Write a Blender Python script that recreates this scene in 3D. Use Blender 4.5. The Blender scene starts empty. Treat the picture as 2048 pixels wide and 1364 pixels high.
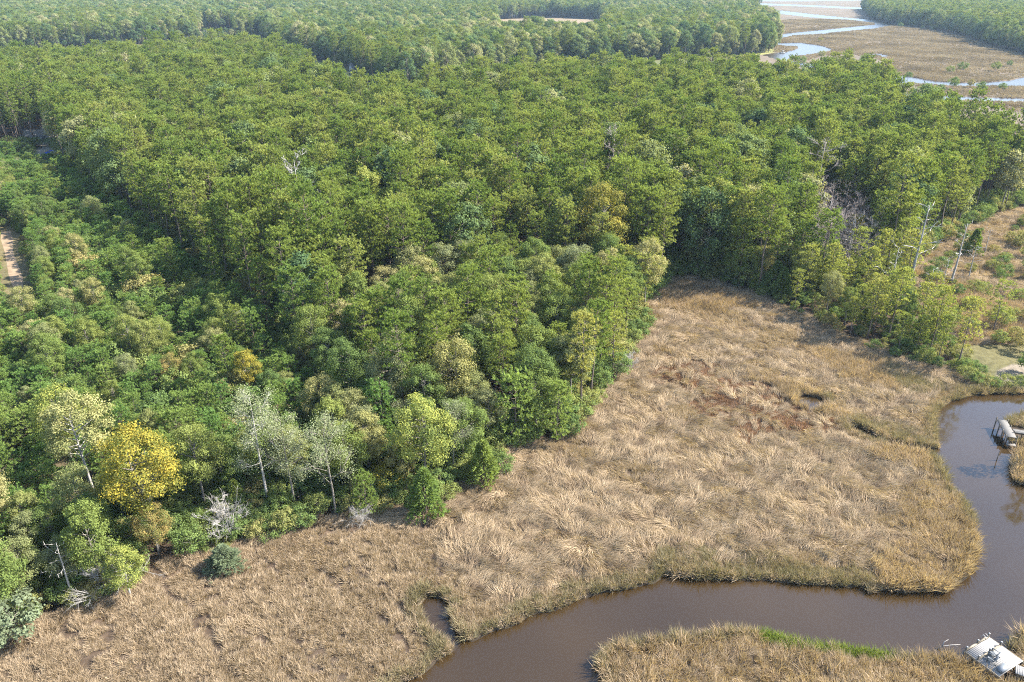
import bpy, math
import numpy as np
from mathutils import Vector

rad = math.radians
sc = bpy.context.scene
COL = sc.collection
rng = np.random.default_rng(11)

# ------------------------------------------------------------------ camera
CAM_H, PITCH, FPX, W, H = 60.0, 25.6, 1540.0, 2048.0, 1364.0
cam = bpy.data.cameras.new('camera')
cam.sensor_width = 36.0
cam.lens = FPX / W * 36.0
cam.clip_start, cam.clip_end = 0.5, 30000.0
cam_o = bpy.data.objects.new('camera', cam)
cam_o.location = (0, 0, CAM_H)
cam_o.rotation_euler = (rad(90 - PITCH), 0, 0)
COL.objects.link(cam_o)
sc.camera = cam_o

# ------------------------------------------------------------------ sky, sun, exposure
SUN_AZ, SUN_EL = 84.0, 43.0          # azimuth clockwise from +Y
world = bpy.data.worlds.new('World')
sc.world = world
world.use_nodes = True
wn = world.node_tree.nodes
sky = wn.new('ShaderNodeTexSky')
sky.sky_type = 'NISHITA'
sky.sun_disc = False
sky.sun_elevation, sky.sun_rotation = rad(SUN_EL), rad(SUN_AZ)
sky.air_density, sky.dust_density = 1.0, 0.6
world.node_tree.links.new(sky.outputs[0], wn['Background'].inputs[0])
wn['Background'].inputs[1].default_value = 0.12
sun = bpy.data.lights.new('sun', 'SUN')
sun.energy, sun.angle, sun.color = 4.7, rad(0.55), (1.0, 0.945, 0.87)
sun_o = bpy.data.objects.new('sun', sun)
sdir = Vector((math.cos(rad(SUN_EL)) * math.sin(rad(SUN_AZ)), math.cos(rad(SUN_EL)) * math.cos(rad(SUN_AZ)), math.sin(rad(SUN_EL))))
sun_o.rotation_euler = sdir.to_track_quat('Z', 'Y').to_euler()
sun_o.location = sdir * 300
COL.objects.link(sun_o)
vs = sc.view_settings
vs.view_transform, vs.look, vs.gamma, vs.use_curve_mapping = 'Standard', 'None', 1.0, False
vs.exposure = 2.25
cy = sc.cycles
cy.max_bounces, cy.diffuse_bounces, cy.glossy_bounces = 6, 3, 3
cy.transmission_bounces, cy.transparent_max_bounces, cy.volume_bounces = 3, 4, 0
cy.use_denoising = False
cy.filter_width = 1.05
cy.sample_clamp_indirect = 2.5

# ------------------------------------------------------------------ measuring: survey of the photograph
cp, sp = math.cos(rad(PITCH)), math.sin(rad(PITCH))
def U(px, py, z=0.0):
    """ground point seen at a pixel, on the level z"""
    a, b = (px - W / 2) / FPX, -(py - H / 2) / FPX
    d = (a, cp + b * sp, -sp + b * cp)
    t = (z - CAM_H) / d[2]
    return (d[0] * t, d[1] * t)
def PX(x, y, z):
    """pixel of world points (arrays)"""
    zc = y * cp - (z - CAM_H) * sp
    yc = y * sp + (z - CAM_H) * cp
    zc = np.where(zc < 1, 1, zc)
    return W / 2 + FPX * x / zc, H / 2 - FPX * yc / zc, zc
def poly(pts, z=0.0):
    out = []
    for p in pts:
        out.append(U(p[0], p[1], p[2] if len(p) > 2 else z))
    return np.array(out)
def inside(P, x, y):
    r = np.zeros(x.shape, bool)
    n = len(P)
    for i in range(n):
        x0, y0 = P[i - 1]; x1, y1 = P[i]
        if y0 == y1: continue
        c = (y0 > y) != (y1 > y)
        r ^= c & (x < (x1 - x0) * (y - y0) / (y1 - y0) + x0)
    return r
def edge_dist(P, x, y):
    d = np.full(x.shape, 1e9)
    for i in range(len(P)):
        ax, ay = P[i - 1]; bx, by = P[i]
        dx, dy = bx - ax, by - ay
        L = dx * dx + dy * dy + 1e-12
        t = np.clip(((x - ax) * dx + (y - ay) * dy) / L, 0, 1)
        d = np.minimum(d, (x - ax - t * dx) ** 2 + (y - ay - t * dy) ** 2)
    return np.sqrt(d)
def wob(x, y, s, k=0.0):
    """smooth wandering field, -1..1"""
    return (np.sin(x / s + 1.7 * np.sin(y / s * .73 + k) + k) + np.sin(y / s * 1.13 - 1.3 * np.sin(x / s * .61 - k) + 2.1 * k) + np.sin((x + y) / s * .57 + k * 3.3)) / 3

WATER = [poly(p) for p in (
    [(2400, 790), (2048, 787), (1990, 785), (1945, 787), (1905, 800), (1880, 815), (1868, 840), (1872, 870), (1884, 896), (1860, 893), (1825, 889), (1790, 884), (1760, 872),
     (1735, 861), (1710, 848), (1697, 843), (1702, 859), (1738, 877), (1778, 894), (1818, 904), (1848, 908), (1868, 912), (1880, 923), (1887, 942), (1897, 967), (1912, 987),
     (1932, 1008), (1948, 1035), (1953, 1070), (1950, 1110), (1940, 1145), (1920, 1165), (1890, 1180), (1850, 1180), (1810, 1183), (1770, 1176), (1740, 1182), (1725, 1163),
     (1700, 1172), (1650, 1167), (1600, 1165), (1550, 1159), (1500, 1158), (1450, 1156), (1400, 1155), (1340, 1152), (1328, 1132), (1320, 1155), (1300, 1165), (1260, 1174),
     (1200, 1182), (1180, 1190), (1150, 1200), (1110, 1216), (1070, 1225), (1030, 1246), (990, 1258), (945, 1279), (920, 1273), (908, 1250), (900, 1228), (905, 1208), (885, 1196),
     (850, 1186), (828, 1205), (840, 1235), (860, 1262), (878, 1282), (904, 1288), (905, 1300), (880, 1314), (860, 1335), (830, 1350), (800, 1364), (740, 1400), (560, 1500),
     (1160, 1500), (1215, 1400), (1213, 1364), (1198, 1338), (1200, 1310), (1220, 1292), (1260, 1286), (1310, 1282), (1370, 1277), (1440, 1266), (1500, 1262), (1530, 1268), (1570, 1277),
     (1620, 1290), (1700, 1296), (1740, 1304), (1790, 1310), (1850, 1318), (1900, 1318), (1935, 1318), (1975, 1330), (2000, 1318), (2030, 1280), (2060, 1268), (2400, 1240)],
    [(1596, 788), (1645, 792), (1662, 812), (1628, 822), (1595, 808)],
    [(1770, 150), (1800, 151), (1830, 155), (1870, 162), (1920, 165), (1980, 164), (2020, 160), (2060, 152), (2400, 120), (2400, 165), (2060, 172), (2000, 172), (1940, 172), (1880, 170), (1835, 166), (1790, 165), (1770, 160)],
    [(1800, 186), (1950, 194), (2048, 196), (2400, 200), (2400, 210), (2048, 203), (1950, 201), (1800, 196)],
    [(1480, 17), (1560, 21), (1640, 30), (1700, 36), (1750, 40), (1787, 46), (1786, 51), (1750, 57), (1700, 62), (1640, 68), (1585, 71), (1545, 80), (1560, 86), (1600, 85), (1640, 91), (1662, 97), (1662, 101), (1640, 106),
     (1610, 110), (1582, 113), (1577, 118), (1592, 124), (1628, 128), (1625, 134), (1590, 132), (1558, 119), (1528, 110), (1540, 106), (1570, 105), (1594, 98), (1596, 93), (1570, 92), (1530, 86), (1530, 74), (1580, 66), (1640, 60), (1700, 54), (1750, 49),
     (1750, 46), (1690, 39), (1620, 34), (1550, 26), (1480, 23)],
    [(1480, 5), (1560, 8), (1640, 11), (1720, 15), (1780, 15), (1780, 18), (1715, 18), (1640, 14), (1560, 11), (1480, 9)],
    [(1480, -8), (1800, -8), (1800, -1), (1700, 1), (1600, 2.5), (1480, 2)],
    [(1730, 108), (1760, 107), (1775, 112), (1772, 115), (1755, 110), (1732, 111)],
)]
ISLES = [poly(p) for p in (
    [(2012, 843), (2030, 830), (2100, 825), (2400, 830), (2400, 893), (2060, 893), (2018, 884), (2010, 868)],
    [(2022, 940), (2030, 908), (2100, 900), (2400, 905), (2400, 985), (2060, 972), (2032, 962)],
)]
def heaps(x, y, sd):
    wet = ~(inside(PINE_WOOD, x, y) | inside(PLANTATION, x, y) | inside(LAWN, x, y) | inside(STRIP, x, y))
    return np.where(wet & (y < 260), np.clip((sd - .6) / 2.5, 0, 1) * (.16 * wob(x, y, .62, 2.0) + .16 * wob(x, y, 1.3, 5.0)), 0)
def water_sd(x, y):
    """positive on land, negative in the water; the shore wanders a little"""
    d = np.full(x.shape, 1e9)
    for P in WATER:
        e = edge_dist(P, x, y); e[inside(P, x, y)] *= -1
        d = np.minimum(d, e)
    for P in ISLES:
        e = edge_dist(P, x, y); e[~inside(P, x, y)] *= -1
        d = np.maximum(d, e)
    amp = np.clip(y / 260.0, .25, 1.6)
    return d + amp * (.55 * wob(x, y, .9 * amp * 3, 1.0) + .25 * wob(x, y, .45 * amp * 2, 4.0))

FAR = 1750.0
PINE_WOOD = poly([(-400, 332), (-100, 303), (60, 300), (130, 332), (250, 440), (370, 530), (470, 610), (560, 700), (640, 780), (700, 830), (760, 860), (900, 890), (1010, 903), (1140, 880), (1190, 818), (1258, 720),
    (1300, 612), (1334, 554), (1420, 562), (1500, 586), (1560, 606), (1640, 588), (1720, 562), (1800, 540), (1860, 500), (1930, 455), (2000, 425), (2100, 395), (2450, 350),
    (2450, 266, 20), (2048, 230, 20), (1960, 214, 20), (1900, 200, 20), (1850, 185, 20), (1800, 160, 20), (1765, 126, 20), (1700, 114, 20), (1640, 124, 20), (1560, 133, 20), (1520, 117, 20), (1300, 117, 20),
    (1100, 124, 20), (1000, 127, 20), (820, 152, 20), (740, 172, 20), (660, 139, 20), (600, 108, 20), (540, 82, 20), (480, 72, 20), (250, 89, 20), (0, 101, 20), (-400, 119, 20)])
ff = [U(*p) for p in ((-400, 121), (0, 103), (240, 92), (420, 80), (520, 72), (590, 115), (640, 122), (700, 137), (740, 166), (780, 176), (830, 174), (900, 160), (1000, 143), (1100, 130), (1300, 121), (1480, 111),
      (1538, 107), (1560, 88), (1545, 62), (1508, 36), (1498, 12))]
FAR_WOOD = np.array(ff + [(.31 * FAR, FAR), (-.95 * FAR, FAR)])
RIGHT_WOOD = np.array([U(*p) for p in ((1722, 18), (1742, 38), (1788, 50), (1850, 56), (1920, 70), (1990, 94), (2048, 108), (2450, 185))] + [(.95 * FAR, .8 * FAR), (.95 * FAR, FAR), (.455 * FAR, FAR)])
FIELD = np.array([U(*p) for p in ((992, 47, 19), (1205, 47, 19), (1212, 39), (1100, 35), (992, 39))])
PLANTATION = poly([(-400, 420), (-120, 345), (40, 326), (128, 345), (245, 452), (360, 540), (460, 622), (550, 712), (630, 790), (650, 850), (640, 940), (560, 985), (420, 1000), (250, 1010), (100, 1060), (-100, 1120), (-400, 1200)])
BROAD_EDGE = poly([(-400, 1190), (-100, 1110), (100, 1050), (250, 1005), (420, 990), (560, 975), (645, 930), (655, 840), (700, 825), (760, 855), (900, 885), (1010, 900), (1005, 950), (905, 975), (895, 1018), (800, 1022), (700, 1030), (640, 1055), (500, 1082), (425, 1100), (300, 1140), (150, 1222), (0, 1275), (-400, 1430)])
BROAD_MIX = poly([(600, 720), (700, 660), (860, 620), (1020, 560), (1180, 560), (1300, 600), (1260, 720), (1190, 820), (1140, 882), (1010, 905), (760, 862), (640, 790)])
STRIP = poly([(1500, 588), (1560, 604), (1640, 590), (1720, 566), (1790, 560), (1830, 590), (1850, 640), (1900, 690), (1930, 720), (1945, 755), (1880, 742), (1800, 722), (1700, 680), (1600, 630)])
LAWN = poly([(1880, 700), (1930, 690), (2000, 688), (2100, 685), (2400, 690), (2400, 782), (2048, 780), (1960, 768), (1930, 740)])
SAND = poly([(1992, 762), (1998, 740), (2025, 728), (2080, 722), (2400, 715), (2400, 762), (2060, 768)])
HOUSE_YARD = poly([(10, 318), (30, 306), (70, 298), (112, 297), (122, 318), (60, 326)])
YARD_LANE = poly([(78, 300), (90, 205), (98, 205), (100, 300)])
TRACK = poly([(-4, 455), (26, 452), (44, 500), (66, 570), (56, 600), (10, 604), (0, 540)])
TRACK_CLEAR = poly([(-30, 440), (30, 440), (60, 500), (84, 560), (96, 640), (-10, 660), (-30, 540)])
FAR_GAPS = [poly(p) for p in ([(398, 84), (470, 80), (475, 60), (400, 62)], [(515, 52), (552, 50), (552, 40), (515, 42)])]
FAR_LAWN = poly([(1490, 112), (1538, 108), (1560, 102), (1555, 92), (1500, 95)])

INNER_BUSH = poly([(1820, 572), (1850, 515), (1930, 462), (2000, 432), (2100, 402), (2400, 360), (2400, 680), (2000, 684), (1900, 680), (1850, 650)])
# ------------------------------------------------------------------ helpers
def mesh_np(name, v, f, attr=None, smooth=False, mats=(), mat_idx=None):
    v = np.asarray(v, np.float32); f = np.asarray(f, np.int32)
    m = bpy.data.meshes.new(name)
    k = f.shape[1]
    m.vertices.add(len(v)); m.vertices.foreach_set('co', v.ravel())
    m.loops.add(f.size); m.loops.foreach_set('vertex_index', f.ravel())
    m.polygons.add(len(f)); m.polygons.foreach_set('loop_start', np.arange(0, f.size, k, dtype=np.int32))
    if smooth: m.polygons.foreach_set('use_smooth', np.ones(len(f), bool))
    for a in mats: m.materials.append(a)
    if mat_idx is not None: m.polygons.foreach_set('material_index', np.asarray(mat_idx, np.int32))
    m.update(calc_edges=True)
    if attr is not None:
        at = m.attributes.new('var', 'FLOAT', 'POINT'); at.data.foreach_set('value', np.asarray(attr, np.float32))
    return m
def link(name, mesh, parent=None, loc=None, label=None, cat=None, group=None, kind=None):
    o = bpy.data.objects.new(name, mesh)
    COL.objects.link(o)
    if parent is not None: o.parent = parent
    if loc is not None: o.location = loc
    for k, val in (('label', label), ('category', cat), ('group', group), ('kind', kind)):
        if val: o[k] = val
    return o
class MB:
    """collects boxes, bars and tubes, all quads"""
    def __init__(s): s.v = []; s.f = []
    def box(s, x0, x1, y0, y1, z0, z1):
        b = len(s.v)
        s.v += [(x, y, z) for z in (z0, z1) for x, y in ((x0, y0), (x1, y0), (x1, y1), (x0, y1))]
        s.f += [[b + i for i in q] for q in ((3, 2, 1, 0), (4, 5, 6, 7), (0, 1, 5, 4), (1, 2, 6, 5), (2, 3, 7, 6), (3, 0, 4, 7))]
        return s
    def tube(s, pts, r, n=6, cap=True):
        b = len(s.v); pts = [Vector(p) for p in pts]
        for i, p in enumerate(pts):
            d = (pts[min(i + 1, len(pts) - 1)] - pts[max(i - 1, 0)]).normalized()
            u = d.cross(Vector((0, 0, 1)) if abs(d.z) < .9 else Vector((1, 0, 0))).normalized(); w = d.cross(u)
            rr = r[i] if hasattr(r, '__len__') else r
            for k in range(n):
                a = 2 * math.pi * k / n
                s.v.append(tuple(p + (u * math.cos(a) + w * math.sin(a)) * rr))
        for i in range(len(pts) - 1):
            for k in range(n):
                s.f.append([b + i * n + k, b + i * n + (k + 1) % n, b + (i + 1) * n + (k + 1) % n, b + (i + 1) * n + k])
        if cap and n in (4, 6, 8):
            t = b + (len(pts) - 1) * n
            for e, fl in ((b, 1), (t, 0)):
                for k in range(1, n - 2, 2):
                    q = [e, e + k, e + k + 1, e + k + 2]
                    s.f.append(q[::-1] if fl else q)
        return s
    def quad(s, *p):
        b = len(s.v); s.v += [tuple(q) for q in p]; s.f.append([b, b + 1, b + 2, b + 3]); return s
    def mesh(s, name, mat, smooth=False): return mesh_np(name, s.v, s.f, mats=[mat], smooth=smooth)

# ------------------------------------------------------------------ materials
def newmat(name):
    m = bpy.data.materials.new(name); m.use_nodes = True
    t = m.node_tree; t.nodes.clear()
    return m, t, t.nodes, t.links.new
def ramp(N, stops):
    r = N.new('ShaderNodeValToRGB'); e = r.color_ramp.elements
    while len(e) > 1: e.remove(e[-1])
    for i, (p, c) in enumerate(stops):
        q = e[0] if i == 0 else e.new(p)
        q.position = p; q.color = (*c, 1)
    return r
def leaf_mat(name, stops, transl=0.3, vmin=.65, vmax=1.35, place=None, pw=.72, c2=None):
    """leaves: each plant takes its own tint, each leaf clump a little more or less of it"""
    m, t, N, L = newmat(name)
    oi = N.new('ShaderNodeObjectInfo'); r = ramp(N, stops)
    if place:
        nz = N.new('ShaderNodeTexNoise'); nz.inputs['Scale'].default_value = place; nz.inputs['Detail'].default_value = 3
        L(oi.outputs['Location'], nz.inputs['Vector'])
        mp = N.new('ShaderNodeMapRange'); mp.inputs[1].default_value = .3; mp.inputs[2].default_value = .7
        L(nz.outputs[0], mp.inputs[0])
        mx = N.new('ShaderNodeMath'); mx.operation = 'MULTIPLY_ADD'; mx.inputs[1].default_value = pw
        hf = N.new('ShaderNodeMath'); hf.operation = 'MULTIPLY'; hf.inputs[1].default_value = 1 - pw
        L(oi.outputs['Random'], hf.inputs[0]); L(mp.outputs[0], mx.inputs[0]); L(hf.outputs[0], mx.inputs[2])
        L(mx.outputs[0], r.inputs[0])
    else:
        L(oi.outputs['Random'], r.inputs[0])
    at = N.new('ShaderNodeAttribute'); at.attribute_name = 'var'
    mr = N.new('ShaderNodeMapRange'); mr.inputs[3].default_value = vmin; mr.inputs[4].default_value = vmax
    L(at.outputs['Fac'], mr.inputs[0])
    mu = N.new('ShaderNodeVectorMath'); mu.operation = 'SCALE'
    tint = r.outputs[0]
    if c2:
        m2 = N.new('ShaderNodeMapRange'); m2.inputs[1].default_value = .25; m2.inputs[2].default_value = .75; L(at.outputs['Fac'], m2.inputs[0])
        mc = N.new('ShaderNodeMix'); mc.data_type = 'RGBA'; L(m2.outputs[0], mc.inputs[0]); mc.inputs[6].default_value = (*c2, 1); L(tint, mc.inputs[7]); tint = mc.outputs[2]
    L(tint, mu.inputs[0]); L(mr.outputs[0], mu.inputs['Scale'])
    d = N.new('ShaderNodeBsdfDiffuse'); tr = N.new('ShaderNodeBsdfTranslucent'); mix = N.new('ShaderNodeMixShader')
    gm = N.new('ShaderNodeMix'); gm.data_type = 'RGBA'; gm.blend_type = 'MULTIPLY'; gm.inputs[0].default_value = 1
    L(mu.outputs[0], gm.inputs[6]); gm.inputs[7].default_value = (1.15, 1.1, .6, 1)
    L(mu.outputs[0], d.inputs[0]); L(gm.outputs[2], tr.inputs[0])
    mix.inputs[0].default_value = transl
    L(d.outputs[0], mix.inputs[1]); L(tr.outputs[0], mix.inputs[2])
    o = N.new('ShaderNodeOutputMaterial'); L(mix.outputs[0], o.inputs[0])
    return m
def plain_mat(name, c0, c1, scale=6.0, rough=.85, bump=0.0, stretch=None):
    m, t, N, L = newmat(name)
    tc = N.new('ShaderNodeTexCoord'); nz = N.new('ShaderNodeTexNoise')
    nz.inputs['Scale'].default_value = scale; nz.inputs['Detail'].default_value = 4
    if stretch:
        mp = N.new('ShaderNodeMapping'); mp.inputs['Scale'].default_value = stretch
        L(tc.outputs['Object'], mp.inputs[0]); L(mp.outputs[0], nz.inputs['Vector'])
    else: L(tc.outputs['Object'], nz.inputs['Vector'])
    r = ramp(N, [(.3, c0), (.7, c1)]); L(nz.outputs[0], r.inputs[0])
    b = N.new('ShaderNodeBsdfPrincipled'); b.inputs['Roughness'].default_value = rough
    b.inputs['Specular IOR Level'].default_value = .3
    L(r.outputs[0], b.inputs['Base Color'])
    if bump:
        bp = N.new('ShaderNodeBump'); bp.inputs['Strength'].default_value = bump
        L(nz.outputs[0], bp.inputs['Height']); L(bp.outputs[0], b.inputs['Normal'])
    o = N.new('ShaderNodeOutputMaterial'); L(b.outputs[0], o.inputs[0])
    return m

M = {}
M['pine'] = leaf_mat('pine_needles', [(0, (.110, .165, .040)), (.3, (.152, .206, .046)), (.6, (.192, .236, .056)), (.85, (.232, .262, .070)), (1, (.275, .285, .092))], .45, .55, 1.4, .04, .25)
M['pine_lime'] = leaf_mat('open_pine_needles', [(0, (.21, .25, .062)), (.5, (.25, .275, .068)), (1, (.275, .275, .08))], .48)
M['young'] = leaf_mat('young_pine_needles', [(0, (.122, .205, .056)), (.5, (.155, .230, .060)), (1, (.192, .250, .066))], .45)
M['green'] = leaf_mat('broad_leaves', [(0, (.100, .145, .046)), (.22, (.138, .182, .050)), (.45, (.178, .208, .056)), (.62, (.205, .220, .072)), (.78, (.180, .200, .100)), (.9, (.255, .245, .090)), (1, (.285, .265, .125))], .42, .6, 1.3)
M['far_green'] = leaf_mat('far_wood_leaves', [(0, (.080, .130, .056)), (.3, (.115, .162, .062)), (.6, (.158, .196, .070)), (.8, (.205, .222, .090)), (1, (.275, .265, .14))], .42, .6, 1.3)
M['oliv'] = leaf_mat('golden_olive_leaves', [(0, (.24, .205, .045)), (1, (.22, .20, .045))], .42, .6, 1.2, c2=(.16, .175, .045))
M['gold'] = leaf_mat('golden_leaves', [(0, (.315, .258, .042)), (1, (.315, .253, .042))], .4, .6, 1.2, c2=(.17, .185, .045))
M['cream'] = leaf_mat('pale_yellow_leaves', [(0, (.33, .31, .13)), (1, (.31, .29, .12))], .38, .6, 1.25, c2=(.19, .21, .08))
M['silver'] = leaf_mat('silvery_leaves', [(0, (.225, .235, .14)), (1, (.20, .22, .125))], .3, .6, 1.3, c2=(.16, .19, .08))
M['rust'] = leaf_mat('rusty_leaves', [(0, (.27, .19, .07)), (1, (.25, .19, .07))], .38, .6, 1.25, c2=(.17, .19, .06))
M['yellowgreen'] = leaf_mat('yellow_green_leaves', [(0, (.28, .285, .065)), (1, (.255, .275, .075))], .42, .6, 1.25, c2=(.16, .205, .06))
M['cedar'] = leaf_mat('cedar_sprays', [(0, (.125, .180, .045)), (.6, (.160, .210, .050)), (1, (.200, .235, .056))], .38)
M['greycedar'] = leaf_mat('grey_cedar_sprays', [(0, (.125, .15, .085)), (1, (.11, .14, .075))], .3)
M['shrub'] = leaf_mat('shrub_leaves', [(0, (.105, .155, .052)), (.4, (.145, .195, .058)), (.7, (.195, .220, .068)), (.88, (.22, .215, .08)), (1, (.26, .22, .09))], .42)
M['straw'] = leaf_mat('straw', [(0, (.15, .105, .066)), (.3, (.24, .178, .118)), (.5, (.32, .245, .158)), (.75, (.39, .302, .200)), (1, (.45, .355, .245))], .3, .7, 1.25, place=.5)
M['sedge'] = leaf_mat('sedge', [(0, (.20, .150, .092)), (.3, (.275, .208, .134)), (.6, (.345, .266, .178)), (1, (.41, .325, .23))], .3, .65, 1.3, .7, .72)
M['cattail'] = leaf_mat('cattail_blades', [(0, (.21, .155, .098)), (.4, (.31, .23, .145)), (.75, (.395, .295, .190)), (1, (.32, .25, .148))], .35, .6, 1.3, place=.25)
M['brown'] = leaf_mat('brown_rush', [(0, (.19, .115, .07)), (.5, (.26, .155, .095)), (1, (.32, .20, .125))], .25, .6, 1.3, place=.2)
M['bankgreen'] = leaf_mat('bank_grass', [(0, (.15, .132, .068)), (.5, (.21, .178, .100)), (1, (.285, .232, .148))], .3, .6, 1.3, place=.3)
M['brightgreen'] = leaf_mat('fresh_grass', [(0, (.13, .18, .03)), (1, (.19, .22, .05))], .35, .6, 1.25)
M['bark'] = plain_mat('pine_bark', (.065, .048, .036), (.135, .105, .085), 3, .9, .4, (3, 3, .6))
M['greybark'] = plain_mat('grey_bark', (.09, .08, .066), (.17, .15, .125), 3, .9, .3, (3, 3, .6))
M['deadwood'] = plain_mat('dead_wood', (.20, .185, .165), (.31, .29, .265), 4, .85, .2, (3, 3, .6))
M['twig'] = plain_mat('bare_twigs', (.20, .165, .145), (.30, .255, .225), 4, .9)

# ------------------------------------------------------------------ ground
def ground():
    ys = np.exp(np.arange(math.log(28), math.log(9000), .0072))
    xs = np.linspace(-1.22, 1.22, 345)
    Y, X = np.meshgrid(ys, xs, indexing='ij'); X = X * Y
    x, y = X.ravel(), Y.ravel()
    sd = np.full(x.shape, 60.0)
    near = (y < 2300) & (x > -.45 * y)
    sd[near] = water_sd(x[near], y[near])
    wid = np.clip(y / 150.0, .7, 6)
    z = np.where(sd < 0, np.maximum(-1.6, sd / wid * 1.3 - .12), np.minimum(0, -.12 + sd / wid * .5))
    marshy = (sd < 25)
    z = z + heaps(x, y, sd)
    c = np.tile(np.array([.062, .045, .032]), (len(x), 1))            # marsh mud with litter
    farm = np.clip((y - 230) / 150, 0, 1)[:, None]
    c = c * (1 - farm) + np.array([.100, .080, .058]) * farm          # far marsh straw seen as one mass
    def paint(P, col):
        k = inside(P, x, y); c[k] = col
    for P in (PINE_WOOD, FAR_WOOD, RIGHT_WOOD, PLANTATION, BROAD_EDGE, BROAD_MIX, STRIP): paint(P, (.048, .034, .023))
    gapk = (y > 300) & (y < 760) & (x < .22 * y) & ~inside(PINE_WOOD, x, y) & ~inside(FAR_WOOD, x, y); c[gapk] = (.075, .082, .034)
    paint(PLANTATION, (.075, .06, .034)); paint(TRACK_CLEAR, (.105, .088, .045)); paint(FIELD, (.15, .118, .078)); paint(LAWN, (.085, .078, .036)); paint(SAND, (.15, .128, .10))
    paint(HOUSE_YARD, (.19, .17, .14)); paint(YARD_LANE, (.19, .17, .14)); paint(FAR_LAWN, (.15, .15, .05))
    for P in FAR_GAPS: paint(P, (.12, .115, .06))
    c[sd < .25] = (.032, .025, .018)                                   # wet mud of the banks
    nr, nc = Y.shape
    idx = np.arange(nr * nc).reshape(nr, nc)
    f = np.stack([idx[:-1, :-1], idx[:-1, 1:], idx[1:, 1:], idx[1:, :-1]], -1).reshape(-1, 4)
    m, t, N, L = newmat('ground')
    at = N.new('ShaderNodeAttribute'); at.attribute_name = 'cover'
    tc = N.new('ShaderNodeTexCoord')
    nz = N.new('ShaderNodeTexNoise'); nz.inputs['Scale'].default_value = .9; nz.inputs['Detail'].default_value = 6; nz.inputs['Roughness'].default_value = .65
    n2 = N.new('ShaderNodeTexNoise'); n2.inputs['Scale'].default_value = .035; n2.inputs['Detail'].default_value = 4
    L(tc.outputs['Object'], nz.inputs['Vector']); L(tc.outputs['Object'], n2.inputs['Vector'])
    r1 = ramp(N, [(.25, (.62, .62, .62)), (.75, (1.35, 1.35, 1.35))]); r2 = ramp(N, [(.3, (.72, .76, .74)), (.7, (1.28, 1.2, 1.12))])
    L(nz.outputs[0], r1.inputs[0]); L(n2.outputs[0], r2.inputs[0])
    a = N.new('ShaderNodeMix'); a.data_type = 'RGBA'; a.blend_type = 'MULTIPLY'; a.inputs[0].default_value = 1
    b = N.new('ShaderNodeMix'); b.data_type = 'RGBA'; b.blend_type = 'MULTIPLY'; b.inputs[0].default_value = 1
    L(at.outputs['Color'], a.inputs[6]); L(r1.outputs[0], a.inputs[7]); L(a.outputs[2], b.inputs[6]); L(r2.outputs[0], b.inputs[7])
    d = N.new('ShaderNodeBsdfPrincipled'); d.inputs['Roughness'].default_value = .95; d.inputs['Specular IOR Level'].default_value = .1
    bp = N.new('ShaderNodeBump'); bp.inputs['Strength'].default_value = .7; bp.inputs['Distance'].default_value = .3
    L(nz.outputs[0], bp.inputs['Height']); L(bp.outputs[0], d.inputs['Normal'])
    L(b.outputs[2], d.inputs['Base Color'])
    o = N.new('ShaderNodeOutputMaterial'); L(d.outputs[0], o.inputs[0])
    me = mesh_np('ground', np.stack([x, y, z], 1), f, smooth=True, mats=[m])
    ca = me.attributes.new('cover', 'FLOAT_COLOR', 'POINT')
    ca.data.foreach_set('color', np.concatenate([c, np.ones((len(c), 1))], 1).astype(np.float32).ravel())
    link('ground', me, kind='structure', label='flat marsh mud, forest floor and fields reaching to the horizon', cat='ground')
ground()

def water():
    m, t, N, L = newmat('creek_water')
    tc = N.new('ShaderNodeTexCoord')
    nz = N.new('ShaderNodeTexNoise'); nz.inputs['Scale'].default_value = 2.4; nz.inputs['Detail'].default_value = 4
    n2 = N.new('ShaderNodeTexNoise'); n2.inputs['Scale'].default_value = .05; n2.inputs['Detail'].default_value = 2
    L(tc.outputs['Object'], nz.inputs['Vector']); L(tc.outputs['Object'], n2.inputs['Vector'])
    r = ramp(N, [(.3, (.020, .0122, .0048)), (.7, (.029, .0180, .0074))]); L(n2.outputs[0], r.inputs[0])
    b = N.new('ShaderNodeBsdfPrincipled'); b.inputs['Roughness'].default_value = .10; b.inputs['IOR'].default_value = 1.45
    L(r.outputs[0], b.inputs['Base Color'])
    sx = N.new('ShaderNodeSeparateXYZ'); L(tc.outputs['Object'], sx.inputs[0])          # the open river is ruffled by the wind, the creek lies still
    wr = N.new('ShaderNodeMapRange'); wr.inputs[1].default_value = 230; wr.inputs[2].default_value = 480; wr.inputs[3].default_value = .07; wr.inputs[4].default_value = .34
    L(sx.outputs[1], wr.inputs[0]); L(wr.outputs[0], b.inputs['Roughness'])
    bp = N.new('ShaderNodeBump'); bp.inputs['Strength'].default_value = .11; bp.inputs['Distance'].default_value = .05
    L(nz.outputs[0], bp.inputs['Height']); L(bp.outputs[0], b.inputs['Normal'])
    o = N.new('ShaderNodeOutputMaterial'); L(b.outputs[0], o.inputs[0])
    mb = MB(); mb.quad((-140, 26, -.25), (40, 26, -.25), (2600, 2400, -.25), (-200, 2400, -.25))
    link('water', mb.mesh('water', m), kind='structure', label='brown tidal creek winding through the marsh', cat='water')
water()

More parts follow.
